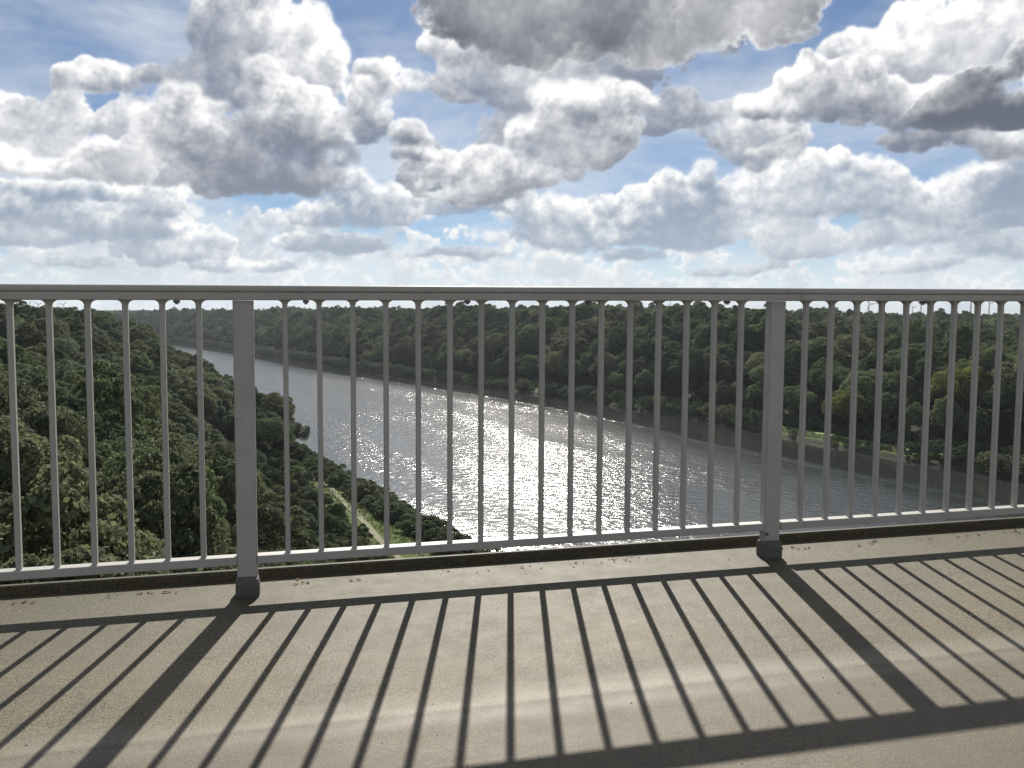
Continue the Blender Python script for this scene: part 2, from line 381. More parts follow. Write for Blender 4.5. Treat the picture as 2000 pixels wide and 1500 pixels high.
def trunk_mesh(name, seed, zc=9.0, R=3.6, r0=.26, up=1.0):
    r = random.Random(seed); bm = bmesh.new()
    def limb(p0, p1, ra, rb, k=6):
        d = (p1-p0).normalized(); a = d.orthogonal().normalized(); b = d.cross(a)
        rings = []
        mid = (p0+p1)/2+a*(p1-p0).length*.05
        for p, rad in ((p0, ra), (mid, (ra+rb)/2), (p1, rb)):
            rings.append([bm.verts.new(p+(a*math.cos(2*math.pi*i/k)+b*math.sin(2*math.pi*i/k))*rad) for i in range(k)])
        for A, B_ in zip(rings, rings[1:]):
            for i in range(k): bm.faces.new((A[i], A[(i+1) % k], B_[(i+1) % k], B_[i]))
    top = Vector((r.uniform(-.3, .3)*up, r.uniform(-.3, .3)*up, zc+1.2*up))
    limb(Vector((0, 0, -.6)), top, r0, .09, 8)
    for i in range(7):
        f = r.uniform(.45, .9); p = Vector((0, 0, -.6)).lerp(top, f); an = i*2.4+r.uniform(-.4, .4)
        q = Vector((math.cos(an)*R*.7, math.sin(an)*R*.7, p.z+r.uniform(1.4, 3)*up))
        limb(p, q, .35*r0, .12*r0, 5)
        limb(p.lerp(q, .5), p.lerp(q, .5)+Vector((math.cos(an+.9), math.sin(an+.9), .9))*1.3*up, .2*r0, .08*r0, 4)
    me = bpy.data.meshes.new(name); bm.to_mesh(me); bm.free(); me.materials.append(M_BARK)
    for p in me.polygons: p.use_smooth = True
    return me
def conifer_mesh(name, seed):
    r = np.random.RandomState(seed); n_ = 2600
    h = r.uniform(0, 1, n_)**.8; z = 2.5+h*13.5
    lay = .55+.45*np.abs(np.sin(h*34+r.uniform(0, 1)))
    rad = (1-h)*2.7*lay*r.uniform(.3, 1, n_)**.5+.05; ph = r.uniform(0, 2*np.pi, n_)
    pos = np.stack([rad*np.cos(ph), rad*np.sin(ph), z-rad*.28], -1)
    out = np.stack([np.cos(ph), np.sin(ph), -.25+0*ph], -1); out /= np.linalg.norm(out, axis=1, keepdims=True)
    up = np.array([0, 0, 1.])+r.normal(size=(n_, 3))*.4
    b = np.cross(out, up); b /= np.linalg.norm(b, axis=1, keepdims=True)
    s = r.uniform(.25, .55, n_)[:, None]
    co = np.stack([pos-out*s, pos-b*s*.5, pos+out*s*1.1, pos+b*s*.5], 1).reshape(-1, 3)
    return mesh_np(name, co, np.arange(n_*4).reshape(-1, 4), mat=M_CONIFER)
CR = [crown_mesh("crown", 10+k, R=rr, Hh=hh, zc=zz, clumps=cc) for k, (rr, hh, zz, cc) in enumerate(((3.9, 4.4, 9, 54), (3.4, 5.2, 9.5, 50), (4.5, 4.0, 8.5, 62), (3.6, 4.6, 9, 46), (4.1, 4.9, 9.4, 60), (3.2, 4.0, 8.2, 42), (2.5, 6.0, 9.6, 46), (4.6, 3.4, 8.6, 40)))]
TK = [trunk_mesh("trunk", 30+k) for k in range(3)]
BU = [crown_mesh("bush_foliage", 60+k, R=1.7, Hh=1.5, zc=1.1, clumps=18, cards=190, card=.12) for k in range(3)]
for m_ in CR: m_.materials.append(LEAF['mid green'])
for m_ in BU: m_.materials.append(LEAF['mid green'])
BT = [trunk_mesh("stem", 50+k, zc=.9, R=1.2, r0=.07, up=.28) for k in range(2)]
CF = [conifer_mesh("crown", 70+k) for k in range(2)]

# jittered points over the land
def scatter(step, y0, y1, tmin, tmax, jit=.42):
    xs = np.arange(tmin*y1-30, tmax*y1+30, step); ys = np.arange(y0, y1, step)
    X, Y = np.meshgrid(xs, ys); X[::2] += step/2
    X = (X+RNG.uniform(-jit, jit, X.shape)*step).ravel(); Y = (Y+RNG.uniform(-jit, jit, Y.shape)*step).ravel()
    k = (X/np.maximum(Y, 40) > tmin-20/np.maximum(Y, 40)) & (X/np.maximum(Y, 40) < tmax+20/np.maximum(Y, 40))
    return X[k], Y[k]
def wooded(X, Y):
    z, u, w = land(X, Y)
    j = VN(X/14., Y/14.)*5
    ok = ((u > 13.5+j*.6) | (w > np.interp(Y, [120, 150, 185, 225, 250, 300], [20, 19, 14.5, 10, 8, 8.5])+j*.35))
    return ok, z, u, w
pts = []
for side, step, y0, y1 in ((0, 6.3, 24, 330), (0, 7.6, 330, 800), (0, 10, 800, 1600), (1, 11.5, 24, 800), (1, 12.5, 800, 1600)):
    X, Y = scatter(step, y0, y1, -.66, .66); ok, z, u, w = wooded(X, Y)
    pts.append(np.stack([X, Y, z, u, w], -1)[ok & ((u > -WID/2) == (side == 1))])
pts = np.concatenate(pts)
ex = []
for (yy, off) in ((262, 4.5), (271, 3.5), (279, 5.5), (288, 4), (298, 5), (309, 4), (321, 5), (335, 4), (350, 5), (268, 9.5), (284, 10), (303, 9.5), (326, 10)):
    xx = float(xfar(yy)+(-WID-off)/CN); zz, uu_, ww_ = land(xx, yy); ex.append((xx, yy, float(zz), float(uu_), float(ww_)))
pts = np.concatenate([pts, np.array(ex)]); NEX = len(ex)
sc_ = RNG.uniform(.82, 1.28, len(pts))*(1+.22*VN(pts[:, 0]/40., pts[:, 1]/40.)*2)
sc_ = np.where(pts[:, 1] > 600, .95+(sc_-1)*.7, sc_)
near_edge = np.where(pts[:, 3] > 0, pts[:, 3]-13, pts[:, 4]-np.interp(pts[:, 1], [120, 150, 185, 225, 250, 300], [20, 19, 14.5, 10, 8, 8.5]))
rgt = pts[:, 3] > 0
sc_ *= np.where(rgt, 1.72*(.62+.38*sstep(0, 16, near_edge)), np.where(pts[:, 1] < 245, .32+.68*sstep(2, 42, near_edge), .95+.2*sstep(0, 14, near_edge)))
sc_[-NEX:] = RNG.uniform(.95, 1.3, NEX)*np.where(pts[-NEX:, 1] < 275, .82, 1.0)
th = pts[:, 0]/pts[:, 1]
left = pts[:, 3] < -WID/2
tn = VN(pts[:, 0]/28.+20, pts[:, 1]/28.)+RNG.uniform(-.28, .28, len(pts))
tint = np.where(left, np.select([tn < -.30, tn < .06, tn < .24, tn < .60], [0, 2, 3, 1], 4), np.select([tn < -.14, tn < .14, tn < .46], [0, 1, 2], 4))
TN = ['dark green', 'mid green', 'olive green', 'grey-green', 'yellow-green']
# special yellow-green trees behind the right bank
def near_idx(x, y):
    return int(np.argmin((pts[:, 0]-x)**2+(pts[:, 1]-y)**2))
special = {}
tint[tint == 4] = 2
for (x, y, s, lab) in ((119, 318, 1.3, "round yellow-green tree low behind the grassy track, just right of the second post"),
                      (163, 385, 1.8, "tall yellow-green tree rising highest among those behind the right bank"),
                      (150, 300, 1.65, "broad yellow-green tree behind the right bank near the right edge of the view"),
                      (134, 415, 1.5, "yellow-green tree directly right of the second railing post, higher up the right bank"),
                      (32, 640, 1.5, "pale yellow-green tree half way up the far wood, seen left of the middle")):
    i = near_idx(x, y); zz, uu_, ww_ = land(x, y); pts[i] = (x, y, float(zz), float(uu_), float(ww_)); tint[i] = 4; sc_[i] = s*1.1; special[i] = lab
dist = np.hypot(pts[:, 0], pts[:, 1])
inview = (np.abs(th) < .60) & (pts[:, 1] > 30)
depr = (EYE-(pts[:, 2]+12*sc_))/pts[:, 1]
inview &= depr < .335
size = sc_/dist
# hidden ones rank lower: right-bank trees far up the slope
size = size*np.where(left, 1.0, np.where(pts[:, 3] < 70, 1.0, .75))
size[~inview] = 0
for i in special: size[i] = 9
order = np.argsort(-size); NIND = 295
ind = set(order[:NIND].tolist())
variant = RNG.randint(0, len(CR), len(pts)); rot = RNG.uniform(0, 6.283, len(pts))
def zone(i):
    X, Y, z, u, w_ = pts[i]
    if u > -WID/2:
        a = "left of" if X/Y < .285 else "right of"
        return ("in the right bank front row, %s the second post" if u < 30 else "up the right bank slope, %s the second post") % a
    if w_ < 32: return "at the foot of the left slope beside the canal"
    d = "just below the bridge" if Y < 95 else ("further along the left bank" if Y < 190 else "far along the left bank")
    return ("half way up the wooded slope " if w_ < 70 else "high on the wooded slope ")+d
first = {}
for i in sorted(ind):
    X, Y, z, u, w_ = pts[i]; s = sc_[i]; tname = TN[tint[i]]
    root = empty("broadleaf_tree", (X, Y, z-.3), rot[i]); root.scale = (s, s, s*(RNG.uniform(.9, 1.12) if left[i] else RNG.uniform(.80, .95)))
    cr = link("crown", CR[variant[i]], root); cr.material_slots[0].link = 'OBJECT'; cr.material_slots[0].material = LEAF[tname]
    link("trunk", TK[variant[i] % 3], root)
    first.setdefault((variant[i], tint[i]), cr)
    if i in special: tag(root, special[i], 'tree')
    else:
        zn_ = zone(i)
        tag(root, "%s broadleaf tree %s" % (tname, zn_), 'tree', "%s trees %s" % (tname, zn_))
print("trees", len(pts), "ind", len(ind), time.time()-T0)

def gn_stuff(name, groups, label, P, SCL, ROT, KEY):
    """one object of points; each point carries a copy of its kind's foliage"""
    me = bpy.data.meshes.new(name); me.vertices.add(len(P)); me.vertices.foreach_set('co', np.asarray(P, np.float32).ravel())
    for nm, dat in (('scl', SCL), ('rotz', ROT)):
        at = me.attributes.new(nm, 'FLOAT', 'POINT'); at.data.foreach_set('value', np.asarray(dat, np.float32))
    at = me.attributes.new('kindnr', 'INT', 'POINT'); at.data.foreach_set('value', np.asarray(KEY, np.int32))
    o = link(name, me)
    ng = bpy.data.node_groups.new(name, 'GeometryNodeTree')
    ng.interface.new_socket('Geometry', in_out='INPUT', socket_type='NodeSocketGeometry')
    ng.interface.new_socket('Geometry', in_out='OUTPUT', socket_type='NodeSocketGeometry')
    n = ng.nodes; l = ng.links
    gi = n.new('NodeGroupInput'); go = n.new('NodeGroupOutput'); jo = n.new('GeometryNodeJoinGeometry')
    def attr(nm, ty):
        a = n.new('GeometryNodeInputNamedAttribute'); a.data_type = ty; a.inputs['Name'].default_value = nm
        return a.outputs[0]
    sc = attr('scl', 'FLOAT'); rz = attr('rotz', 'FLOAT'); kk = attr('kindnr', 'INT')
    cx = n.new('ShaderNodeCombineXYZ'); l.new(rz, cx.inputs[2])
    for k, src in enumerate(groups):
        oi = n.new('GeometryNodeObjectInfo'); oi.inputs['Object'].default_value = src; oi.inputs['As Instance'].default_value = True
        cp = n.new('FunctionNodeCompare'); cp.data_type = 'INT'; cp.operation = 'EQUAL'
        l.new(kk, cp.inputs[2]); cp.inputs[3].default_value = k
        ip = n.new('GeometryNodeInstanceOnPoints')
        l.new(gi.outputs[0], ip.inputs['Points']); l.new(cp.outputs[0], ip.inputs['Selection'])
        l.new(oi.outputs['Geometry'], ip.inputs['Instance']); l.new(cx.outputs[0], ip.inputs['Rotation']); l.new(sc, ip.inputs['Scale'])
        l.new(ip.outputs[0], jo.inputs[0])
    l.new(jo.outputs[0], go.inputs[0])
    md = o.modifiers.new('scatter', 'NODES'); md.node_group = ng
    tag(o, label, kind='stuff'); return o
keys = sorted(first.keys()); kmap = {k: j for j, k in enumerate(keys)}
rest = np.array([i for i in range(len(pts)) if i not in ind])
def pick(v, t_):
    if (v, t_) in kmap: return kmap[(v, t_)]
    c_ = [k for k in keys if k[1] == t_] or keys
    return kmap[c_[v % len(c_)]]
KEY = np.array([pick(variant[i], tint[i]) for i in rest])
Pw = pts[rest][:, :3].copy(); Pw[:, 2] -= .3; Sw = sc_[rest]; Pw[:, 2] -= np.where(left[rest], 0, 1.4*Sw); Rw = rot[rest]
# farther woods, coarser and coarser
far = []
for step, y0, y1, s in ((17, 1600, 4000, 1.7), (36, 4000, 11300, 3.2)):
    X, Y = scatter(step, y0, y1, -.66, .66); ok, z, u, w_ = wooded(X, Y)
    far.append(np.stack([X, Y, z-(s-1)*13.2, np.full(len(X), s)*RNG.uniform(.85, 1.15, len(X))], -1)[ok & (np.abs(X) < 11500)])
far = np.concatenate(far)
Pa = np.concatenate([Pw, far[:, :3]]); Sa = np.concatenate([Sw, far[:, 3]]); Ra = np.concatenate([Rw, RNG.uniform(0, 6.28, len(far))])
Ka = np.concatenate([KEY, RNG.choice([kmap[k] for k in keys if k[1] < 3], len(far))])
gn_stuff("woodland", [first[k] for k in keys], "continuous broadleaf woodland stretching to the horizon behind both banks", Pa, Sa, Ra, Ka)
print("forest", len(Pa), time.time()-T0)
# spruces standing out along the skyline of the right wood
Xc, Yc = scatter(8., 760, 1500, .0, .36); zc_, u, w_ = land(Xc, Yc)
k = (u > 200) & (VN(Xc/60.+3, Yc/60.) > -.12); Xc, Yc, zc_ = Xc[k], Yc[k], zc_[k]
Xd, Yd = scatter(9., 420, 900, .33, .62); zd, u, w_ = land(Xd, Yd)
k = (u > 120) & (VN(Xd/50.+3, Yd/50.) > -.05); Xc = np.concatenate([Xc, Xd[k]]); Yc = np.concatenate([Yc, Yd[k]]); zc_ = np.concatenate([zc_, zd[k]])
thc = Xc/Yc
srt = np.argsort(Yc)
nspr = 0; cf_src = []
show = set(int(i) for i in RNG.choice([i for i in range(len(Xc)) if 950 < Yc[i] < 1500 or thc[i] > .33], 60, replace=False))
for i in sorted(show):
    root = empty("spruce_tree", (Xc[i], Yc[i], zc_[i]), float(RNG.uniform(0, 6.28))); s = RNG.uniform(1.3, 1.62); root.scale = (s*.95, s*.95, s)
    cr = link("crown", CF[i % 2], root); link("trunk", TK[i % 3], root)
    if len(cf_src) < 2 and (i % 2) == len(cf_src): cf_src.append(cr)
    tag(root, "dark pointed spruce standing out of the right wood against the sky" if Yc[i] > 900 else "dark pointed spruce in the wood behind the right bank slope", 'tree',
        "spruces along the skyline of the right wood" if Yc[i] > 900 else "spruces behind the right bank slope")
k = np.array([i for i in range(len(Xc)) if i not in show])
gn_stuff("spruce_wood", cf_src, "dark spruce wood mixed into the far side of the forest", np.stack([Xc[k], Yc[k], zc_[k]], -1), RNG.uniform(1.1, 1.42, len(k)), RNG.uniform(0, 6.28, len(k)), RNG.randint(0, len(cf_src), len(k)))

# bushes along the shores
bl = []
for v in np.arange(150, 640, 3.3):
    gap = .27 < xfar(v)/v < .43
    if RNG.rand() < (.62 if gap else .08): continue
    uu = RNG.uniform(.8, 4.6); X = xfar(v)+uu/CN; bl.append((X, v+RNG.uniform(-1, 1), RNG.uniform(1.1, 2.3)*(.45 if gap else 1), 1))
for v in np.arange(118, 300, 2.6):
    for c0 in (1.0, 3.0):
        if RNG.rand() < (.12 if c0 < 6 else .45) or (c0 > 3 and v > 205): continue
        uu = -WID-(c0+RNG.uniform(-1, 1)); bl.append((xfar(v)+uu/CN, v+RNG.uniform(-1, 1), RNG.uniform(.9, 1.75), -1))
bl.sort(key=lambda b: -b[2]/b[1]); bsrc = {}
bt = ['grey-green', 'olive green', 'mid green', 'dark green']
restb = []
for q, (X, Y, s, sd) in enumerate(bl):
    z = float(land(X, Y)[0]); ti = int(RNG.choice([0, 1, 2, 3], p=[.4, .3, .2, .1] if sd > 0 else [.2, .3, .35, .15])); va = q % 3
    if q < 290:
        root = empty("bush", (X, Y, z-.15), float(RNG.uniform(0, 6.28))); root.scale = (s*1.1, s*1.1, s)
        cr = link("foliage", BU[va], root); cr.material_slots[0].link = 'OBJECT'; cr.material_slots[0].material = LEAF[bt[ti]]
        link("stem", BT[q % 2], root); bsrc.setdefault((va, ti), cr)
        side = "at the water's edge of the right bank" if sd > 0 else "between the towpath and the water on the left bank"
        tag(root, "%s bush %s" % (bt[ti], side), 'bush', "%s bushes %s" % (bt[ti], side))
    else: restb.append((X, Y, z-.15, s, va, ti))
for v in np.arange(620, 1500, 3.4):
    X = xfar(v)+RNG.uniform(.8, 5)/CN; restb.append((X, v, float(land(X, v)[0])-.15, RNG.uniform(1.3, 2.6), int(RNG.randint(3)), int(RNG.randint(2))))
for v in np.arange(300, 560, 3.0):
    X = xfar(v)+(-WID-RNG.uniform(.8, 8))/CN; restb.append((X, v, float(land(X, v)[0])-.15, RNG.uniform(.7, 1.6), int(RNG.randint(3)), int(RNG.randint(3))))
# undergrowth at the foot of the woods
for a in range(1500):
    v = RNG.uniform(70, 650); sd = 1 if RNG.rand() < .7 else -1
    off = (RNG.uniform(10.5, 19) if sd > 0 else RNG.uniform(np.interp(v, [150, 200, 240], [17, 12.5, 9]), 26)); X = xfar(v)+(off if sd > 0 else -WID-off)/CN
    restb.append((X, v, float(land(X, v)[0])-.2, RNG.uniform(.6, 1.5), int(RNG.randint(3)), int(RNG.choice([1, 2, 3]))))
rb = np.array(restb); bk = sorted(bsrc.keys()); bm_ = {k: j for j, k in enumerate(bk)}
gn_stuff("undergrowth", [bsrc[k] for k in bk], "low scrub and undergrowth along the foot of the woods", rb[:, :3], rb[:, 3], RNG.uniform(0, 6.28, len(rb)), np.array([bm_.get((int(a), int(b)), 0) for a, b in rb[:, 4:6]]))
# grass tufts on the banks
gp = []
for a in range(14000):
    v = RNG.uniform(100, 420); sd = 1 if RNG.rand() < .55 else -1
    off = RNG.uniform(2.5, 14) if sd > 0 else RNG.uniform(6, 20)
    gp.append((xfar(v)+(off if sd > 0 else -WID-off)/CN, v))
gp = np.array(gp); gz, gu_, gw_ = land(gp[:, 0], gp[:, 1])
def tuft_geo():
    r = np.random.RandomState(9); t_ = []
    return r
m_grass = mat_leaf("grass_blades", (.045, .068, .018), (.080, .112, .032), (.120, .138, .052), .3)
r9 = np.random.RandomState(9)
offr = np.where(gu_ > -WID/2, gu_, gw_); keep = np.abs(np.where(gu_ > -WID/2, offr-8, offr-11.5)) > 1.5
gp, gz = gp[keep], gz[keep]
B_ = 4; n_ = len(gp)*B_
base = np.repeat(np.stack([gp[:, 0], gp[:, 1], gz], -1), B_, 0)+np.stack([r9.normal(0, .25, n_), r9.normal(0, .25, n_), np.zeros(n_)], -1)
an = r9.uniform(0, 6.28, n_); hh = r9.uniform(.25, .7, n_)
side = np.stack([np.cos(an), np.sin(an), 0*an], -1)*.10; tip = np.stack([r9.normal(0, .14, n_), r9.normal(0, .14, n_), hh], -1)
co = np.stack([base-side, base+side, base+tip], 1).reshape(-1, 3)
tag(link("long_grass", mesh_np("long_grass", co, np.arange(n_*3).reshape(-1, 3), mat=m_grass)), "long unmown grass on both canal banks", kind='stuff')
print("bushes", len(bl), len(rb), time.time()-T0)

# pale stones beside the left towpath
bm = bmesh.new(); bmesh.ops.create_icosphere(bm, subdivisions=2, radius=.5)
for v_ in bm.verts: v_.co *= 1+.22*math.sin(v_.co.x*9+v_.co.y*7)*math.cos(v_.co.z*8)
st_me = bpy.data.meshes.new("marker_stone"); bm.to_mesh(st_me); bm.free(); st_me.materials.append(M_STONE)
for k, (vv, off) in enumerate(((232, 7.8), (226, 8), (217, 8.5), (209, 9.4), (201, 10.2))):
    X = float(xfar(vv)+(-WID-off)/CN); z = float(land(X, vv)[0])
    o = link("marker_stone", st_me, None, (X, vv, z+.15), (0, 0, k*1.3)); o.scale = (.8, .8, .7)
    tag(o, "pale rounded stone lying beside the left towpath", 'stone', "pale stones beside the left towpath")

# ------------------------------------------------------------------ wind turbines and masts
def cyl_me(name, r0, r1, h, k=12):
    a = np.linspace(0, 2*np.pi, k, endpoint=False)
    co = np.concatenate([np.stack([np.cos(a)*r, np.sin(a)*r, 0*a+z], -1) for r, z in ((r0, 0), (r1, h))])
    fc = [(i, (i+1) % k, k+(i+1) % k, k+i) for i in range(k)]
    return mesh_np(name, co, fc, True, M_TURB)
tower_me = cyl_me("tower", 2.3, 1.3, 1.0)
bm = bmesh.new(); box_bm(bm, -2, 2, -5.5, 4, -1.8, 2.0); bmesh.ops.bevel(bm, geom=bm.edges[:], offset=.8, segments=2, affect='EDGES')
nac_me = bpy.data.meshes.new("nacelle"); bm.to_mesh(nac_me); bm.free(); nac_me.materials.append(M_TURB)
bm = bmesh.new(); bmesh.ops.create_uvsphere(bm, u_segments=12, v_segments=8, radius=1.6)
hub_me = bpy.data.meshes.new("hub"); bm.to_mesh(hub_me); bm.free(); hub_me.materials.append(M_TURB)
zs = np.array([0, .06, .18, .5, .85, 1.0]); ch = np.array([.9, 1.2, 2.3, 1.5, .8, .15]); tk_ = np.array([.9, .6, .4, .25, .12, .05])
rows = [np.array([(-c*.4, 0, z), (0, t_, z), (c*.6, 0, z), (0, -t_, z)]) for z, c, t_ in zip(zs, ch, tk_)]
co = np.concatenate(rows); fc = [(a*4+i, a*4+(i+1) % 4, (a+1)*4+(i+1) % 4, (a+1)*4+i) for a in range(5) for i in range(4)]
blade_me = mesh_np("blade", co, fc, True, M_TURB)
TURB = [ # azimuth tangent, distance, hub height, blade length, blade phase, yaw, label
 (-0.5493, 6900, 109, 40, .5, .3, "faint wind turbine farthest left on the horizon above the left wood"),
 (-0.5314, 6500, 84, 36, .2, .5, "small faint wind turbine second from the left above the left wood"),
 (-0.5216, 6700, 89, 40, 1.1, .4, "small faint wind turbine third from the left above the left wood"),
 (-0.4994, 7200, 77, 36, .3, -.6, "small wind turbine fourth from the left, above the dip of the left wood"),
 (-0.4937, 6800, 91, 40, .8, .2, "small wind turbine fifth from the left, nearest the dip of the left wood"),
 (0.1728, 5200, 92, 46, 0.05, .2, "wind turbine above the spruces, leftmost of the right-hand horizon row"),
 (0.2044, 5400, 95, 40, 0.0, .3, "wind turbine above the spruces with one blade straight up"),
 (0.2388, 5600, 73, 50, 1.0, .1, "wind turbine whose hub hides behind the spruce tops, only blades showing"),
 (0.3920, 4700, 104, 46, -.62, .1, "wind turbine right of the second railing post with its whole rotor showing"),
 (0.4327, 5600, 117, 46, 1.35, .2, "wind turbine half hidden behind a railing bar, left of the tallest pair"),
 (0.4397, 6400, 102, 30, 1.2, .2, "shorter wind turbine close left of the pale one above the dark ridge"),
 (0.4491, 5000, 104, 48, 1.18, .1, "pale wind turbine with drooping blades above the dark ridge"),
 (0.5039, 4200, 129, 62, .55, .15, "largest wind turbine, its rotor reaching behind the handrail"),
 (0.5241, 4800, 115, 48, 1.25, .1, "wind turbine farthest right on the horizon"),
]
for (tx, Y, hub, bl_, ph, yaw, lab) in TURB:
    X = tx*Y; g = float(land(X, Y)[0]); root = empty("wind_turbine", (X, Y, g-.5), 0)
    to = link("tower", tower_me, root); to.scale = (1.9, 1.9, hub-g)
    na = link("nacelle", nac_me, root, (0, 0, hub-g+.6), (0, 0, yaw)); 
    hb = link("hub", hub_me, root, (math.sin(yaw)*6.5, -math.cos(yaw)*6.5, hub-g+.8))
    for k in range(3):
        b_ = link("blade", blade_me, root, hb.location, (0, 0, 0)); b_.rotation_euler = Euler((0, ph+k*2*math.pi/3, yaw), 'XYZ'); b_.scale = (3.0, 3.0, bl_)
    tag(root, lab, 'wind turbine', "wind turbines on the horizon")
mast_me = cyl_me("mast", .9, .35, 1.0, 6)
bm = bmesh.new(); box_bm(bm, -1.6, 1.6, -.4, .4, -1.6, 1.6); an_me = bpy.data.meshes.new("antenna"); bm.to_mesh(an_me); bm.free(); an_me.materials.append(M_TURB)
for (tx, Y, top, lab) in ((-.3135, 4000, 87, "thin radio mast behind the tree knoll left of the first post"), (-.1902, 4200, 76, "thin radio mast on the horizon right of the first post"),
                          (-.0737, 4500, 66, "thin radio mast on the middle of the horizon"), (.4168, 3600, 54, "short radio mast between wind turbines on the right horizon")):
    X = tx*Y; g = float(land(X, Y)[0]); root = empty("radio_mast", (X, Y, g-.5)); o = link("mast", mast_me, root); o.scale = (1, 1, top-g)
    for k in (.8, .97): link("antenna", an_me, root, (0, 0, (top-g)*k))
    tag(root, lab, 'mast')

# ------------------------------------------------------------------ bridge
GR = .0077; RZ = .2443                        # the bridge runs across the view, its far end swung away to the right
DZ = EYE-1.104                    # top of the deck
NR = 3.60                         # railing line
PZ = EYE-DZ                       # eye height above the deck, to turn eye-relative heights into local ones
def nrm_box(*a, **k): return box_obj(*a, **k)
bm = bmesh.new()
xs_ = [-40+i*2.0 for i in range(0, 51)]
prof = [(-7.0, -.9), (-7.0, -.02), (-3, .0), (0, .0), (2.395, .0), (2.415, .0012), (2.45, .0008), (3.0, .004), (3.795, .010), (3.797, .045), (3.803, .050), (3.822, .050), (3.826, .044), (3.826, -.30), (3.70, -.34), (3.2, -.55), (2.0, -.9)]
rings = [[bm.verts.new((x, y, z+GR*x)) for (y, z) in prof] for x in (-40, 60)]
k = len(prof)
for i in range(k): bm.faces.new((rings[0][i], rings[1][i], rings[1][(i+1) % k], rings[0][(i+1) % k]))
bm.faces.new(rings[0][::-1]); bm.faces.new(rings[1]); bmesh.ops.recalc_face_normals(bm, faces=bm.faces[:])
me = bpy.data.meshes.new("bridge_deck"); bm.to_mesh(me); bm.free(); me.materials.append(M_CONC)
deck = link("bridge_deck", me, None, (0, 0, DZ), (0, 0, RZ)); tag(deck, "weathered concrete walkway of the high bridge striped with railing shadows", kind='structure')

rail = empty("bridge_railing", (0, 0, DZ), RZ)
tag(rail, "light grey painted steel railing with vertical bars along the bridge edge", 'railing')
POST = [-.157+2.2475*k for k in range(-2, 4)]
ZT = PZ+.101; ZU = PZ+.0455; ZB1 = PZ-.939; ZB0 = PZ-.972
# handrail: a round-shouldered cap over a slightly set-back lower channel, in lengths butted at the joints
def prof_bar(name, prof, x0, x1, mat, parent):
    bm = bmesh.new(); R0 = [bm.verts.new((x0, y, z+GR*x0)) for y, z in prof]; R1 = [bm.verts.new((x1, y, z+GR*x1)) for y, z in prof]; k = len(prof)
    for i in range(k): bm.faces.new((R0[i], R0[(i+1) % k], R1[(i+1) % k], R1[i]))
    bm.faces.new(R0[::-1]); bm.faces.new(R1); bmesh.ops.recalc_face_normals(bm, faces=bm.faces[:])
    me = bpy.data.meshes.new(name); bm.to_mesh(me); bm.free(); me.materials.append(mat)
    return link(name, me, parent)
def rounded(y0, y1, z0, z1, r, segs=4):
    out = []
    for cy, cz, a0 in ((y1-r, z1-r, 0), (y0+r, z1-r, 90), (y0+r, z0+r, 180), (y1-r, z0+r, 270)):
        for s in range(segs+1):
            a = math.radians(a0+90*s/segs); out.append((cy+math.cos(a)*r, cz+math.sin(a)*r))
    return out
cap = rounded(NR-.040, NR+.040, PZ+.0755, ZT, .009); chan = rounded(NR-.0365, NR+.0365, ZU, PZ+.075, .004)
prof_bar("handrail_cap", cap, -5.2, 2.124, M_PAINT, rail); prof_bar("handrail_cap", cap, 2.127, 6.9, M_PAINT, rail)
prof_bar("handrail_channel", chan, -5.2, 2.191, M_PAINT, rail); prof_bar("handrail_channel", chan, 2.1935, 6.9, M_PAINT, rail)
# post and sleeve
def post_me():
    bm = bmesh.new(); box_bm(bm, -.038, .038, NR-.0225, NR+.0225, .03, ZU-.0015)
    bmesh.ops.bevel(bm, geom=[e for e in bm.edges if abs(e.verts[0].co.z-e.verts[1].co.z) > .5], offset=.0035, segments=2, affect='EDGES')
    me = bpy.data.meshes.new("post"); bm.to_mesh(me); bm.free(); me.materials.append(M_PAINT); return me
def sleeve_me():
    bm = bmesh.new(); x0, x1, y0, y1 = -.0455, .0455, NR-.048, NR+.044
    z = [-.002, .02, .060, .077, .085]; g = [.003, .0, .001, .005, .014]
    rr = []
    for zz, gg in zip(z, g):
        rr.append([bm.verts.new((cx+math.cos(math.radians(a))*.016, cy+math.sin(math.radians(a))*.016, zz)) for cx, cy, aa in ((x1-.016-gg, y1-.016-gg, 0), (x0+.016+gg, y1-.016-gg, 90), (x0+.016+gg, y0+.016+gg, 180), (x1-.016-gg, y0+.016+gg, 270)) for a in (aa, aa+30, aa+60, aa+90)])
    k = len(rr[0])
    for A, B2 in zip(rr, rr[1:]):
        for i in range(k): bm.faces.new((A[i], A[(i+1) % k], B2[(i+1) % k], B2[i]))
    bm.faces.new(rr[-1]); bmesh.ops.recalc_face_normals(bm, faces=bm.faces[:])
    me = bpy.data.meshes.new("post_sleeve"); bm.to_mesh(me); bm.free(); me.materials.append(M_SLEEVE); return me
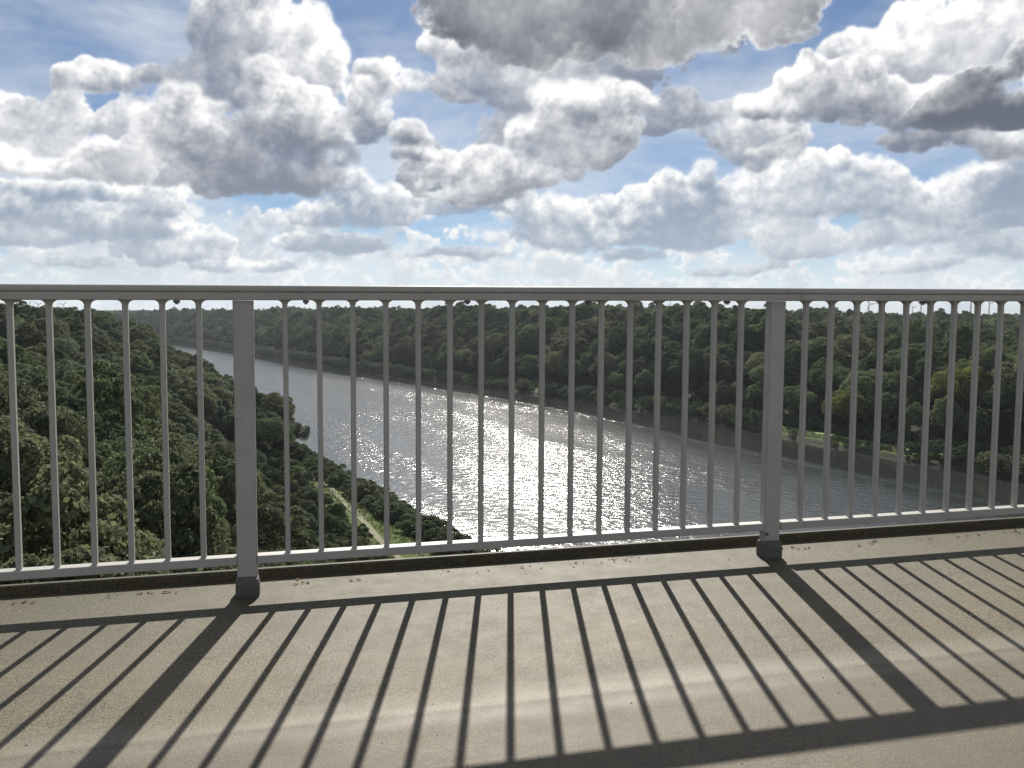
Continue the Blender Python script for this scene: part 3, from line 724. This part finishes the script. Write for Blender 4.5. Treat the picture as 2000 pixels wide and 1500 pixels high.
def bal_me():
    bm = bmesh.new(); w, d = .0099, .0118; z0, z1 = ZB1+.0005, ZU-.0005
    lv = [(z0, 1.0, 1.0), (z0+.004, 1., 1.), (z1-.016, 1.0, 1.0), (z1-.009, 1.25, 1.1), (z1-.004, 1.75, 1.25), (z1, 2.6, 1.35)]
    rr = [[bm.verts.new((sx*w*a, NR+sy*d*b, z)) for sx, sy in ((-1, -1), (1, -1), (1, 1), (-1, 1))] for z, a, b in lv]
    for A, B2 in zip(rr, rr[1:]):
        for i in range(4): bm.faces.new((A[i], A[(i+1) % 4], B2[(i+1) % 4], B2[i]))
    bm.faces.new(rr[0][::-1]); bm.faces.new(rr[-1])
    bmesh.ops.bevel(bm, geom=[e for e in bm.edges if abs(e.verts[0].co.z-e.verts[1].co.z) > .5], offset=.0018, segments=2, affect='EDGES')
    me = bpy.data.meshes.new("baluster"); bm.to_mesh(me); bm.free(); me.materials.append(M_PAINT); return me
PM, SM, BM = post_me(), sleeve_me(), bal_me()
brp = rounded(NR-.026, NR+.026, ZB0, ZB1, .003, 2)
for k, px in enumerate(POST):
    link("post", PM, rail, (px, 0, GR*px)); link("post_sleeve", SM, rail, (px, 0, GR*px))
for k in range(5):
    a, b = POST[k], POST[k+1]
    x0 = a+.039+(.010 if k >= 3 and k % 2 else 0)
    if k == 3:
        prof_bar("bottom_rail", brp, a+.046, a+.1595, M_PAINT, rail); prof_bar("bottom_rail", brp, a+.162, b-.039, M_PAINT, rail)
    else: prof_bar("bottom_rail", brp, a+.039, b-.039, M_PAINT, rail)
    for i in range(16): x = -.0033+2.2425*(k-2)+.12853*i; link("baluster", BM, rail, (x, 0, GR*x))
for px in (POST[3],):
    bm = bmesh.new(); bmesh.ops.create_cone(bm, cap_ends=True, segments=10, radius1=.007, radius2=.006, depth=.006)
    me = bpy.data.meshes.new('bolt'); bm.to_mesh(me); bm.free(); me.materials.append(M_CLIP); link('bolt', me, rail, (px-.026, NR-.0255, GR*px+.115), (math.pi/2, 0, 0))
# small clips hanging under the handrail
for x in (-.393, .075, .706, 1.214, 1.845, 2.825, -1.6, 4.3):
    bm = bmesh.new(); box_bm(bm, x-.011, x+.011, NR-.03, NR-.008, ZU-.010, ZU-.001); box_bm(bm, x-.006, x+.006, NR-.027, NR-.012, ZU-.016, ZU-.0105)
    me = bpy.data.meshes.new("clip"); bm.to_mesh(me); bm.free(); me.materials.append(M_CLIP); link("clip", me, rail, (0, 0, GR*x))
# dry leaves blown against the edge
m_dry = mat_leaf("dry_leaf", (.05, .03, .012), (.16, .085, .025), (.30, .20, .07), .15)
lv = []
rl = random.Random(12); co = []; fc = []
def dry_leaf(x, y, s):
    an = rl.uniform(0, 6.28); c, s_ = math.cos(an), math.sin(an); cu = rl.uniform(.1, .5)
    base = len(co); pts_ = [(-1, 0, 0), (-.4, .42, cu*.5), (.3, .45, cu*.6), (1.05, 0, .1), (.3, -.45, cu*.7), (-.4, -.42, cu*.4), (0, 0, 0)]
    for px_, py_, pz_ in pts_: co.append((x+(c*px_-s_*py_)*s, y+(s_*px_+c*py_)*s, GR*x+.011+pz_*s+.001))
    for i in range(6): fc.append((base+i, base+(i+1) % 6, base+6))
for cx_, n_c in ((-1.05, 5), (-.80, 3), (-.62, 5), (-.50, 4), (-.02, 6), (.20, 3), (.72, 3), (.95, 3), (1.22, 6), (1.38, 6), (1.5, 4), (2.22, 7), (2.32, 5), (2.7, 6), (3.0, 5), (3.3, 7), (3.6, 6), (-1.4, 5), (-1.8, 6)):
    for _ in range(n_c): dry_leaf(cx_*.965+.06+rl.gauss(0, .04), 3.69+rl.gauss(0, .022), rl.uniform(.005, .014))
for _ in range(110): dry_leaf(rl.uniform(-2, 4.5), 3.78-abs(rl.gauss(0, .06)), rl.uniform(.003, .006))
me = mesh_np("leaf_litter", co, fc, False, m_dry)
o = link("leaf_litter", me, None, (0, 0, DZ), (0, 0, RZ)); tag(o, "scraps of dry brown leaves and dirt along the bridge edge", kind='stuff')
# grit and pebbles on the deck
co = []; fc = []
for _ in range(420):
    x, y, s = rl.uniform(-2.2, 4.5), rl.uniform(1.6, 3.75), rl.uniform(.0012, .0032)*(1.6 if rl.random() < .08 else 1)
    b0 = len(co); zz = GR*x+(.0045+.0075*(y-3)/.8 if y > 3 else .001+.0035*max(0, y-2.4)/.6)
    co += [(x-s, y, zz), (x, y-s*.8, zz), (x+s, y, zz), (x, y+s*.9, zz), (x+s*.2, y, zz+s*.9)]
    for i in range(4): fc.append((b0+i, b0+(i+1) % 4, b0+4))
o = link("grit", mesh_np("grit", co, fc, False, mat_simple("grit", (.16, .14, .11), .8, 9, .9)), None, (0, 0, DZ), (0, 0, RZ)); tag(o, "loose grit scattered on the walkway", kind='stuff')
print("bridge", time.time()-T0)
# ---------- cloud field (angles in degrees: azimuth from the view axis, elevation) ----------
class Perlin:
    def __init__(s, seed):
        r = np.random.RandomState(seed); s.p = np.concatenate([r.permutation(256)]*3)
        g = r.normal(size=(256, 3)); s.g = (g/np.linalg.norm(g, axis=1, keepdims=True)).astype(np.float32)
    def __call__(s, P):
        P = P.astype(np.float32); i = np.floor(P).astype(np.int32); f = P-i; i &= 255
        u = f*f*f*(f*(f*6-15)+10)
        out = 0
        for dx in (0, 1):
            wx = u[..., 0] if dx else 1-u[..., 0]
            for dy in (0, 1):
                wy = u[..., 1] if dy else 1-u[..., 1]
                for dz in (0, 1):
                    wz = u[..., 2] if dz else 1-u[..., 2]
                    h = s.p[s.p[s.p[i[..., 0]+dx]+i[..., 1]+dy]+i[..., 2]+dz]
                    g = s.g[h]
                    out = out + wx*wy*wz*(g[..., 0]*(f[..., 0]-dx)+g[..., 1]*(f[..., 1]-dy)+g[..., 2]*(f[..., 2]-dz))
        return out
def fbm(pn, P, octs, gain=.5, billow=False, lac=2.03):
    a, t, n = 1., 0., 0.; Q = P.copy()
    for k in range(octs):
        v = pn(Q)
        if billow: v = .5-1.9*np.abs(v)
        t = t+a*v; n += a; a *= gain; Q = Q*lac+17.3
    return t/n*(1.0 if billow else 1.6)
def sstep(a, b, x):
    t = np.clip((x-a)/(b-a), 0, 1); return t*t*(3-2*t)
# az, el, half width, half height above the base line, half height below, strength
def field(AZ, EL, blobs):
    """cover of the cloud blobs, and how high each point sits in its own blob"""
    out = np.full(AZ.shape, -1.5, np.float32); low = np.zeros(AZ.shape, np.float32); wt = np.full(AZ.shape, 1e-6, np.float32)
    for b in blobs:
        a, e, w, h = b[:4]; s = b[4] if len(b) > 4 else 1.
        dx = (AZ-a)/w; dy = (EL-e)/h
        v = s*(1-(dx*dx+dy*dy*np.where(dy > 0, 1., 1.35)))
        out = np.maximum(out, v) + .18*np.exp(-np.abs(out-v)*3)
        q = np.exp(3.5*np.clip(v, -2, 1.3)); low += q*np.clip(dy, -1, 1); wt += q
    return out, low/wt
# clouds: azimuth, elevation, half width, half height (degrees), strength
NEAR = [
 (5.512, 17.64, 10.04, 3.969, 1.3), (0.1837, 16.99, 4.194, 2.848, 1.1), (12.25, 17.78, 7.677, 2.609, 1.2), (9.241, 16.69, 4.086, 1.757, 1.1),
 (-3.28, 17.78, 1.916, 1.422, 0.8), (5.449, 21.66, 14.55, 5.316, 1.3), (27.13, 11.85, 3.599, 1.964, 1.1), (30.72, 12.5, 3.358, 3.367, 1.2),
 (24.59, 11.41, 2.023, 0.9711, 0.7),
]
MIDB = [
 (-17.59, 12.98, 2.858, 2.375, 1), (-8.281, 14.09, 1.882, 1.409, 0.8), (-9.533, 11.71, 2.04, 2.106, 0.8), (3.056, 13.4, 5.576, 2.488, 1.1),
 (0.5486, 10.12, 3.146, 1.78, 0.9), (-4.217, 8.851, 4.171, 1.598, 0.8), (14.82, 10.75, 2.94, 2.065, 0.9), (-22.67, 10.07, 2.083, 1.642, 0.8),
 (-20.52, 8.227, 2.146, 1.334, 0.8), (5.524, 16.8, 9.003, 3.898, 1.1), (-3.906, 16.79, 2.435, 1.953, 0.9), (13.46, 17.16, 2.975, 1.558, 0.9),
 (25, 14.18, 4.019, 3.549, 1.1), (27.71, 15.41, 3.013, 3.151, 1.1), (22.57, 15.74, 1.788, 1.808, 0.8), (20.99, 14.56, 2.59, 1.994, 0.9),
 (19.44, 15.37, 1.119, 1.007, 0.8), (20.95, 15.5, 1.829, 0.9308, 0.7), (-17.52, 16.42, 2.225, 2.546, 1), (-15.49, 17, 1.948, 2.401, 0.9),
 (-11.94, 15.89, 2.007, 2.368, 1.1), (-12.86, 14.43, 2.658, 2.082, 1), (-16.98, 14.42, 1.918, 2.043, 1), (-28.11, 9.864, 2.447, 1.57, 1),
 (-26.08, 10.46, 1.692, 1.599, 0.9), (-31.23, 9.288, 3.833, 2.739, 1.1), (-27.66, 8.287, 4.387, 1.261, 1.1), (-25.76, 12.64, 3.119, 0.8977, 0.6),
 (-23.54, 12.6, 1.762, 0.6527, 0.55), (-22.05, 13.15, 1.801, 0.4619, 0.5), (1.467, 14.28, 5.938, 1.246, 0.8), (-3.904, 13.79, 3.479, 0.6393, 0.65),
 (-1.374, 13.1, 2.795, 0.4271, 0.6), (6.813, 14.22, 2.757, 1.591, 0.8), (-0.09717, 11.62, 2.097, 1.068, 0.7), (10.41, 12.32, 1.42, 1.19, 0.9),
 (8.886, 11.24, 1.296, 0.5627, 0.7), (12.15, 11.96, 0.9353, 0.6264, 0.7), (15.41, 10.72, 1.624, 1.544, 0.9),
]
MID = [
 (17.07, 13.76, 1.437, 1.633, 0.9), (15.37, 12.31, 1.787, 1.03, 0.8), (19.39, 12.49, 3.421, 2.015, 0.95), (22.71, 11.97, 3.569, 1.97, 0.9),
 (25.43, 9.901, 4.846, 0.8359, 0.7), (28.47, 9.341, 3.241, 0.8136, 0.7), (30.78, 11.22, 3.096, 3.364, 1.1), (-19.89, 11.26, 2.318, 2.176, 0.95),
 (-16.49, 9.325, 4.82, 2.901, 1.2), (-14.37, 13.2, 1.968, 1.724, 0.8), (-12.6, 10.69, 3.662, 3.127, 1.1), (-10.44, 13.13, 2.366, 1.575, 0.75),
 (-17.1, 7.678, 3.352, 1.225, 1.2), (-13.84, 8.118, 3.625, 1.452, 1.2), (-8.433, 14.51, 1.3, 0.8803, 0.7), (-10.17, 9.606, 1.016, 1.402, 0.6),
 (-21.04, 9.906, 1.675, 1.827, 0.8), (-14.94, 14.29, 1.631, 1.376, 0.7), (-27.67, 7.877, 4.66, 0.7566, 1.1), (-23.78, 8.863, 2.049, 1.173, 0.95),
 (-22.99, 8.215, 2.221, 0.9176, 0.8), (-29.13, 8.432, 1.867, 0.9329, 0.8), (4.642, 12.65, 3.472, 1.774, 1), (1.81, 11.33, 2.444, 1.423, 0.8),
 (3.729, 9.816, 3.306, 1.492, 1), (5.926, 10.85, 1.556, 1.062, 0.9), (-2.312, 9.185, 2.792, 1.281, 0.9), (-3.899, 8.09, 3.827, 0.9945, 0.9),
 (-6.581, 10.77, 1.311, 0.9195, 0.85), (-6.427, 9.718, 1.208, 0.4245, 0.5), (0.5605, 8.442, 2.447, 0.8899, 0.8), (16.33, 9.519, 2.253, 0.9566, 0.8),
]
FAR = [
 (9.439, 6.701, 3.061, 1.756, 1), (7.871, 7.027, 2.401, 1.234, 1), (11.56, 8.487, 1.074, 1.325, 1), (9.415, 7.925, 1.531, 1.229, 1),
 (10.7, 5.761, 5.062, 1.049, 1.1), (15.51, 7.182, 3.57, 1.887, 1), (18.12, 7.983, 3.789, 1.692, 1.1), (20.69, 7.296, 2.753, 1.499, 1.1),
 (19.02, 6.481, 4.686, 1.01, 1.1), (13.12, 6.941, 2.652, 0.8667, 0.8), (26.08, 6.623, 2.538, 1.759, 1), (28.09, 6.931, 2.176, 1.884, 1),
 (24.8, 5.977, 2.304, 1.293, 1), (30.51, 6.786, 3.113, 1.84, 1), (27.41, 5.307, 3.581, 0.6953, 1), (2.498, 5.808, 2.791, 1.956, 1),
 (1.217, 6.117, 1.747, 1.602, 1), (2.83, 4.551, 3.138, 0.8889, 1), (17.36, 4.133, 2.547, 0.9513, 1), (16.91, 4.745, 1.6, 1.022, 0.9),
 (-9.568, 6.894, 2.549, 1.404, 1), (-11.43, 6.078, 2.351, 0.6979, 1), (-9.887, 5.81, 3.731, 0.6313, 1.1), (-7.695, 6.631, 2.059, 1.235, 0.9),
 (-21.43, 4.984, 1.514, 0.5302, 0.9), (-16.31, 2.74, 2.898, 0.41, 0.9), (-3.256, 3.565, 3.135, 0.3554, 0.8), (14.12, 2.948, 3.944, 0.3452, 0.9),
 (24.13, 2.836, 3.493, 0.3899, 0.9), (-25.53, 2.807, 3.131, 0.3855, 0.9), (-4.852, 7.303, 3.817, 1.241, 1), (-3.262, 6.862, 2.439, 0.8885, 0.9),
 (-9.562, 7.812, 1.359, 1.053, 0.8), (-9.587, 4.264, 3.058, 0.702, 1), (-12.67, 4.355, 1.996, 0.6946, 0.8), (-21.4, 6.153, 1.818, 0.928, 1),
 (-26.48, 5.605, 2.24, 0.7966, 1), (-28.24, 5.781, 1.628, 0.784, 0.9), (-24.1, 6.87, 5.825, 0.8124, 0.9), (-27.78, 4.419, 3.009, 0.7874, 0.9),
 (-23.34, 4.904, 4.714, 0.9152, 0.85), (-20.62, 3.538, 3.062, 0.8329, 0.9), (-18.62, 4.195, 1.569, 0.6747, 0.8), (5.67, 6.736, 2.077, 0.7085, 0.7),
 (11.03, 4.676, 5.724, 0.6289, 1), (22.71, 4.611, 4.758, 0.8209, 0.8), (27.98, 3.611, 3.271, 0.6288, 0.8), (7.614, 3.603, 2.404, 0.4234, 0.8),
]
def worley(x,y,seed,per=None):
    ix=np.floor(x).astype(np.int64); iy=np.floor(y).astype(np.int64); best=np.full(x.shape,9.,np.float32)
    for dx in (-1,0,1):
        for dy in (-1,0,1):
            cx=ix+dx; cy=iy+dy; c=cx%per if per else cx
            h=(c*73856093)^(cy*19349663)^(seed*83492791); h=(h^(h>>13))*1274126177; h=h^(h>>16)
            px=cx+(h&1023)/1023.; py=cy+((h>>10)&1023)/1023.; r=.55+.45*((h>>20)&255)/255.
            best=np.minimum(best,((x-px)**2+(y-py)**2)/(r*r))
    return np.clip(1-best*1.0,-1.,1).astype(np.float32)
def boxblur(F,r):
    for ax in (0,1):
        k=2*r+1; G=np.pad(F,[(r+1,r) if a==ax else (0,0) for a in (0,1)],mode='edge'); c=np.cumsum(G,axis=ax,dtype=np.float64)
        F=(np.take(c,range(k,c.shape[ax]),axis=ax)-np.take(c,range(0,c.shape[ax]-k),axis=ax))/k
    return F
def W0(n2,n3,Q):
    return np.stack([n2(Q*1.1+7.7),n3(Q*1.1+3.3),n2(Q*1.1+13.3)],-1)*.55
def clouds(AZ,EL,az,el):
    R=np.radians
    P=np.stack([np.sin(R(AZ))*np.cos(R(EL)),np.cos(R(AZ))*np.cos(R(EL)),np.sin(R(EL))],-1).astype(np.float32)
    daz,de=az[1]-az[0],el[1]-el[0]
    n1,n2,n3=Perlin(3),Perlin(7),Perlin(11)
    def sh(F,dA,dE):
        i=np.clip((AZ+dA-az[0])/daz,0,len(az)-1.01); j=np.clip((EL+dE-el[0])/de,0,len(el)-1.01)
        i0=i.astype(int); j0=j.astype(int); u=i-i0; v=j-j0
        return (F[j0,i0]*(1-u)+F[j0,i0+1]*u)*(1-v)+(F[j0+1,i0]*(1-u)+F[j0+1,i0+1]*u)*v
    sA,sE=-AZ,36.-EL; L=np.maximum(np.hypot(sA,sE),1e-3); sA,sE=sA/L,sE/L
    alpha=np.zeros_like(AZ); col=np.zeros(AZ.shape+(3,))
    s2l=lambda c:(np.array(c)/255.)**2.2
    front=sstep(60,38,np.abs(AZ))*sstep(32,24,EL)
    # name, blobs, size in degrees, band
    layers=[('h3',None,.32,(-.5,.1,1.8,3.2)),('h2',None,.6,(.6,1.6,3.2,5.2)),('h1',None,1.05,(2.2,3.6,6.,9.)),('far',FAR,1.25,0),('midb',MIDB,1.9,0),('mid',MID,2.0,0),('near',NEAR,3.,0)]
    # thin high veil, drawn out sideways
    Qv=P*np.array([1,1,2.6]); ve=fbm(n1,Qv*3.2+3+np.stack([n2(Qv*3)]*3,-1)*.8,6,.58)
    va=.75*sstep(-.22,.55,ve+.22*sstep(16,3,EL))
    va=np.clip(va+.30*np.exp(-((AZ/20.)**2+((EL-36)/17.)**2)),0,.9)  # extra veil around the sun, painting its glow into the cover
    alpha=va; col=s2l((232,238,244))*va[...,None]*1.0
    for li_,(name,bl,sz,band) in enumerate(layers):
        fr=57.3/(sz*3.2)
        Q=P*fr
        wn1=n2(Q*.8+3.1+li_); wn2=n3(Q*.8+8.3+li_); wf1=n2(Q*2.7+1.1); wf2=n3(Q*2.7+4.)
        if band:
            Qh=P*np.array([1,1,2.2])*fr
            lay=1.5*fbm(n1,Qh*.45+7*li_,3)+.05
            low=0.*lay
            lay=lay+1.2*(sstep(band[0],band[1],EL)*sstep(band[3],band[2],EL)-1)
        else:
            lay,low=field(AZ+wn1*sz*1.0+wf1*sz*.35,EL+wn2*sz*.7+wf2*sz*.25,bl)
            if name in('mid','midb','near'):
                lay=lay-.06
                gen=1.5*fbm(n2,P*(2.2 if name=='near' else 3.1)+40,3)-.38
                lay=lay*front+(1-front)*gen; low=low*front
        pf=0; am=1.; tot=0; s_=sz*1.15; pcs=[]
        for o in range(5):
            per=max(3,int(round(360/s_))); sx=360./per; wa=(.5,.5,.9,1.3,1.8)[o]
            xx=(AZ+180)/sx+(wn1*.6+wf1*.5)*wa; yy=EL/s_*1.15+(wn2*.6+wf2*.5)*wa
            pcs.append(am*worley(xx,yy,li_*7+o,per)); tot+=am; am*=.62; s_*=.48
        pc=(pcs[0]+pcs[1])/tot; pf=sum(pcs)/tot
        fbl=fbm(n3,Q*1.2+50,3,.6)
        fb=fbm(n2,Q*6.+50+W0(n2,n3,Q*3)*.8,6,.66)
        fb2=fbm(n1,Q*.55+20,3,.5)
        Hc=np.clip(lay,-1.5,.75)+1.0*pc+.95*fbl-(.47 if not band else .38)
        edge=sstep(-.24,.04,Hc)
        H=Hc+(.8*(pf-pc)+(1.0 if not band else .7)*fb)*edge-.4*(1-edge)
        soft=.05+.5*sstep(0,-.35,fb2)*(.3 if band else 1)
        wisp=sstep(-.25,.5,fbm(n2,Q*.8+71,4,.6))
        a=1-np.exp(-(np.clip(H,0,3)/(.13+.40*wisp+.3*soft))**1.2*2.0)
        if daz<.5:
            r_=max(1,int(round((.07+.035*sz)*(2.0 if name=='near' else 1.)/daz))); ab=boxblur(boxblur(a,r_),r_); a=a*(1-.85*wisp)+ab*.85*wisp
            a=.55*a+.45*boxblur(a,1)
            a=a*sstep(.05,.28,boxblur(a,max(2,int(round((.25+.12*sz)/daz)))))
        T=np.clip(H,0,1.0)
        od=0
        for k,(s,w) in enumerate(((.15,.15),(.35,.25),(.7,.4),(1.2,.5),(2.,.8),(3.2,1.2))):
            od=od+w*np.clip(sh(T,sA*s*sz*.8,sE*s*sz*.8),0,1)
        od=od*(1+.35*fb2)
        G=.9*pf+.75*fb+.6*fbl
        rel=0
        for s,w in ((.045,1.),(.11,1.),(.3,.9),(.8,.6)):
            rel=rel+w*(sh(G,-sA*s*sz,-sE*s*sz)-sh(G,sA*s*sz,sE*s*sz))
        li=np.exp(-od*1.15)
        thin=np.exp(-T*4.)
        k1,k2,k3,b0={'near':(.65,1.15,.22,.03),'mid':(.75,.40,.30,.08),'midb':(.75,.40,.30,.12),'far':(.75,.3,.30,.1)}.get(name,(.8,.2,.22,.12))
        thin=thin*(.55+.45*sstep(-.6,.3,low+.3*fb2))
        hgt=sstep(-.55,.55,low+.35*fb2+.25*pf)
        l=np.clip(b0+(.24 if not band else .0)*(hgt-.55)+k1*li*(.5+.5*hgt if not band else 1)+k2*thin+k3*rel*(.35+.65*np.exp(-od*.5))+(1.0 if name=='near' else .75)*fb2+.10,0,1.1)
        dark=s2l({'near':(98,105,118),'mid':(122,131,148),'midb':(132,143,162),'far':(140,157,180),'h1':(160,180,200)}.get(name,(176,193,209)))
        c=dark+(s2l((254,254,254))*1.03-dark)*(l[...,None]**1.4)
        hz=(sstep(10,0,EL)*.55*(1 if name in('h1','h2','h3') else .55))[...,None]
        c=c*(1-hz)+s2l((226,233,236))*hz
        col=c*a[...,None]+col*(1-a[...,None]); alpha=a+alpha*(1-a)
    colu=col/np.maximum(alpha,1e-3)[...,None]
    return alpha,None,colu
# ------------------------------------------------------------------ clouds on the sky dome
AZf = np.linspace(-36, 36, NAZ); ELf = np.linspace(-1.5, 24, NEL)
def dome_part(az, el, hole=False):
    AZ, EL = np.meshgrid(az, el)
    A, _, K = clouds(AZ, EL, az, el)
    ca = np.cos(np.radians(EL)); x = np.sin(np.radians(AZ))*ca; y = np.cos(np.radians(AZ))*ca; z = np.sin(np.radians(EL))
    sd = np.array(sdir); ang = np.degrees(np.arccos(np.clip(x*sd[0]+y*sd[1]+z*sd[2], -1, 1)))
    A = A*sstep(5, 10, ang)*sstep(-1.4, -.2, EL)
    co = np.stack([x, y, z], -1).reshape(-1, 3)*30000.
    nu, nv = len(az), len(el); idx = np.arange(nu*nv).reshape(nv, nu)
    q = np.stack([idx[:-1, :-1], idx[1:, :-1], idx[1:, 1:], idx[:-1, 1:]], -1)
    if hole:
        ac = (az[:-1]+az[1:])/2; ec = (el[:-1]+el[1:])/2
        k = ~((np.abs(ac)[None, :] < 36) & (ec[:, None] < 24)); q = q[k]
    return co, q.reshape(-1, 4), np.concatenate([K, A[..., None]], -1).reshape(-1, 4)
c1, f1, k1_ = dome_part(AZf, ELf)
c2, f2, k2_ = dome_part(np.arange(-180, 181, 1.5), np.concatenate([[-1.5], np.arange(0, 90.1, 1.5)]), True)
co = np.concatenate([c1, c2]); fc = np.concatenate([f1, f2+len(c1)]); kk_ = np.concatenate([k1_, k2_])
m, t, n, l, out = new_mat("sky_clouds")
at = n.new('ShaderNodeAttribute'); at.attribute_name = 'cloud'
em = n.new('ShaderNodeEmission'); em.inputs[1].default_value = CLOUDS; l.new(at.outputs['Color'], em.inputs[0])
tr = n.new('ShaderNodeBsdfTransparent'); mx = n.new('ShaderNodeMixShader')
l.new(at.outputs['Alpha'], mx.inputs[0]); l.new(tr.outputs[0], mx.inputs[1]); l.new(em.outputs[0], mx.inputs[2]); l.new(mx.outputs[0], out.inputs[0])
m.cycles.emission_sampling = 'NONE'
me = mesh_np("sky", co, fc, True, m)
a_ = me.color_attributes.new('cloud', 'FLOAT_COLOR', 'POINT'); a_.data.foreach_set('color', np.clip(kk_, 0, 1.2).astype(np.float32).ravel())
skyo = link("sky", me, None, (0, 0, 0)); tag(skyo, "sky full of backlit cumulus clouds", kind='structure')
print("sky", time.time()-T0)

# ------------------------------------------------------------------ haze
if HAZE > 0:
    hb = box_obj("haze", (-12600, 12600, -3600, 12600, -5, 190), bpy.data.materials.new("tmp"))
    m, t, n, l, out = new_mat("haze_air")
    v = n.new('ShaderNodeVolumePrincipled'); v.inputs['Color'].default_value = (.80, .88, 1.0, 1); v.inputs['Density'].default_value = HAZE
    v.inputs['Anisotropy'].default_value = .35
    l.new(v.outputs[0], out.inputs['Volume']); hb.data.materials.clear(); hb.data.materials.append(m)
    m.cycles.homogeneous_volume = True
    tag(hb, "thin summer haze over the canal and woods", kind='stuff')
print("done", time.time()-T0)
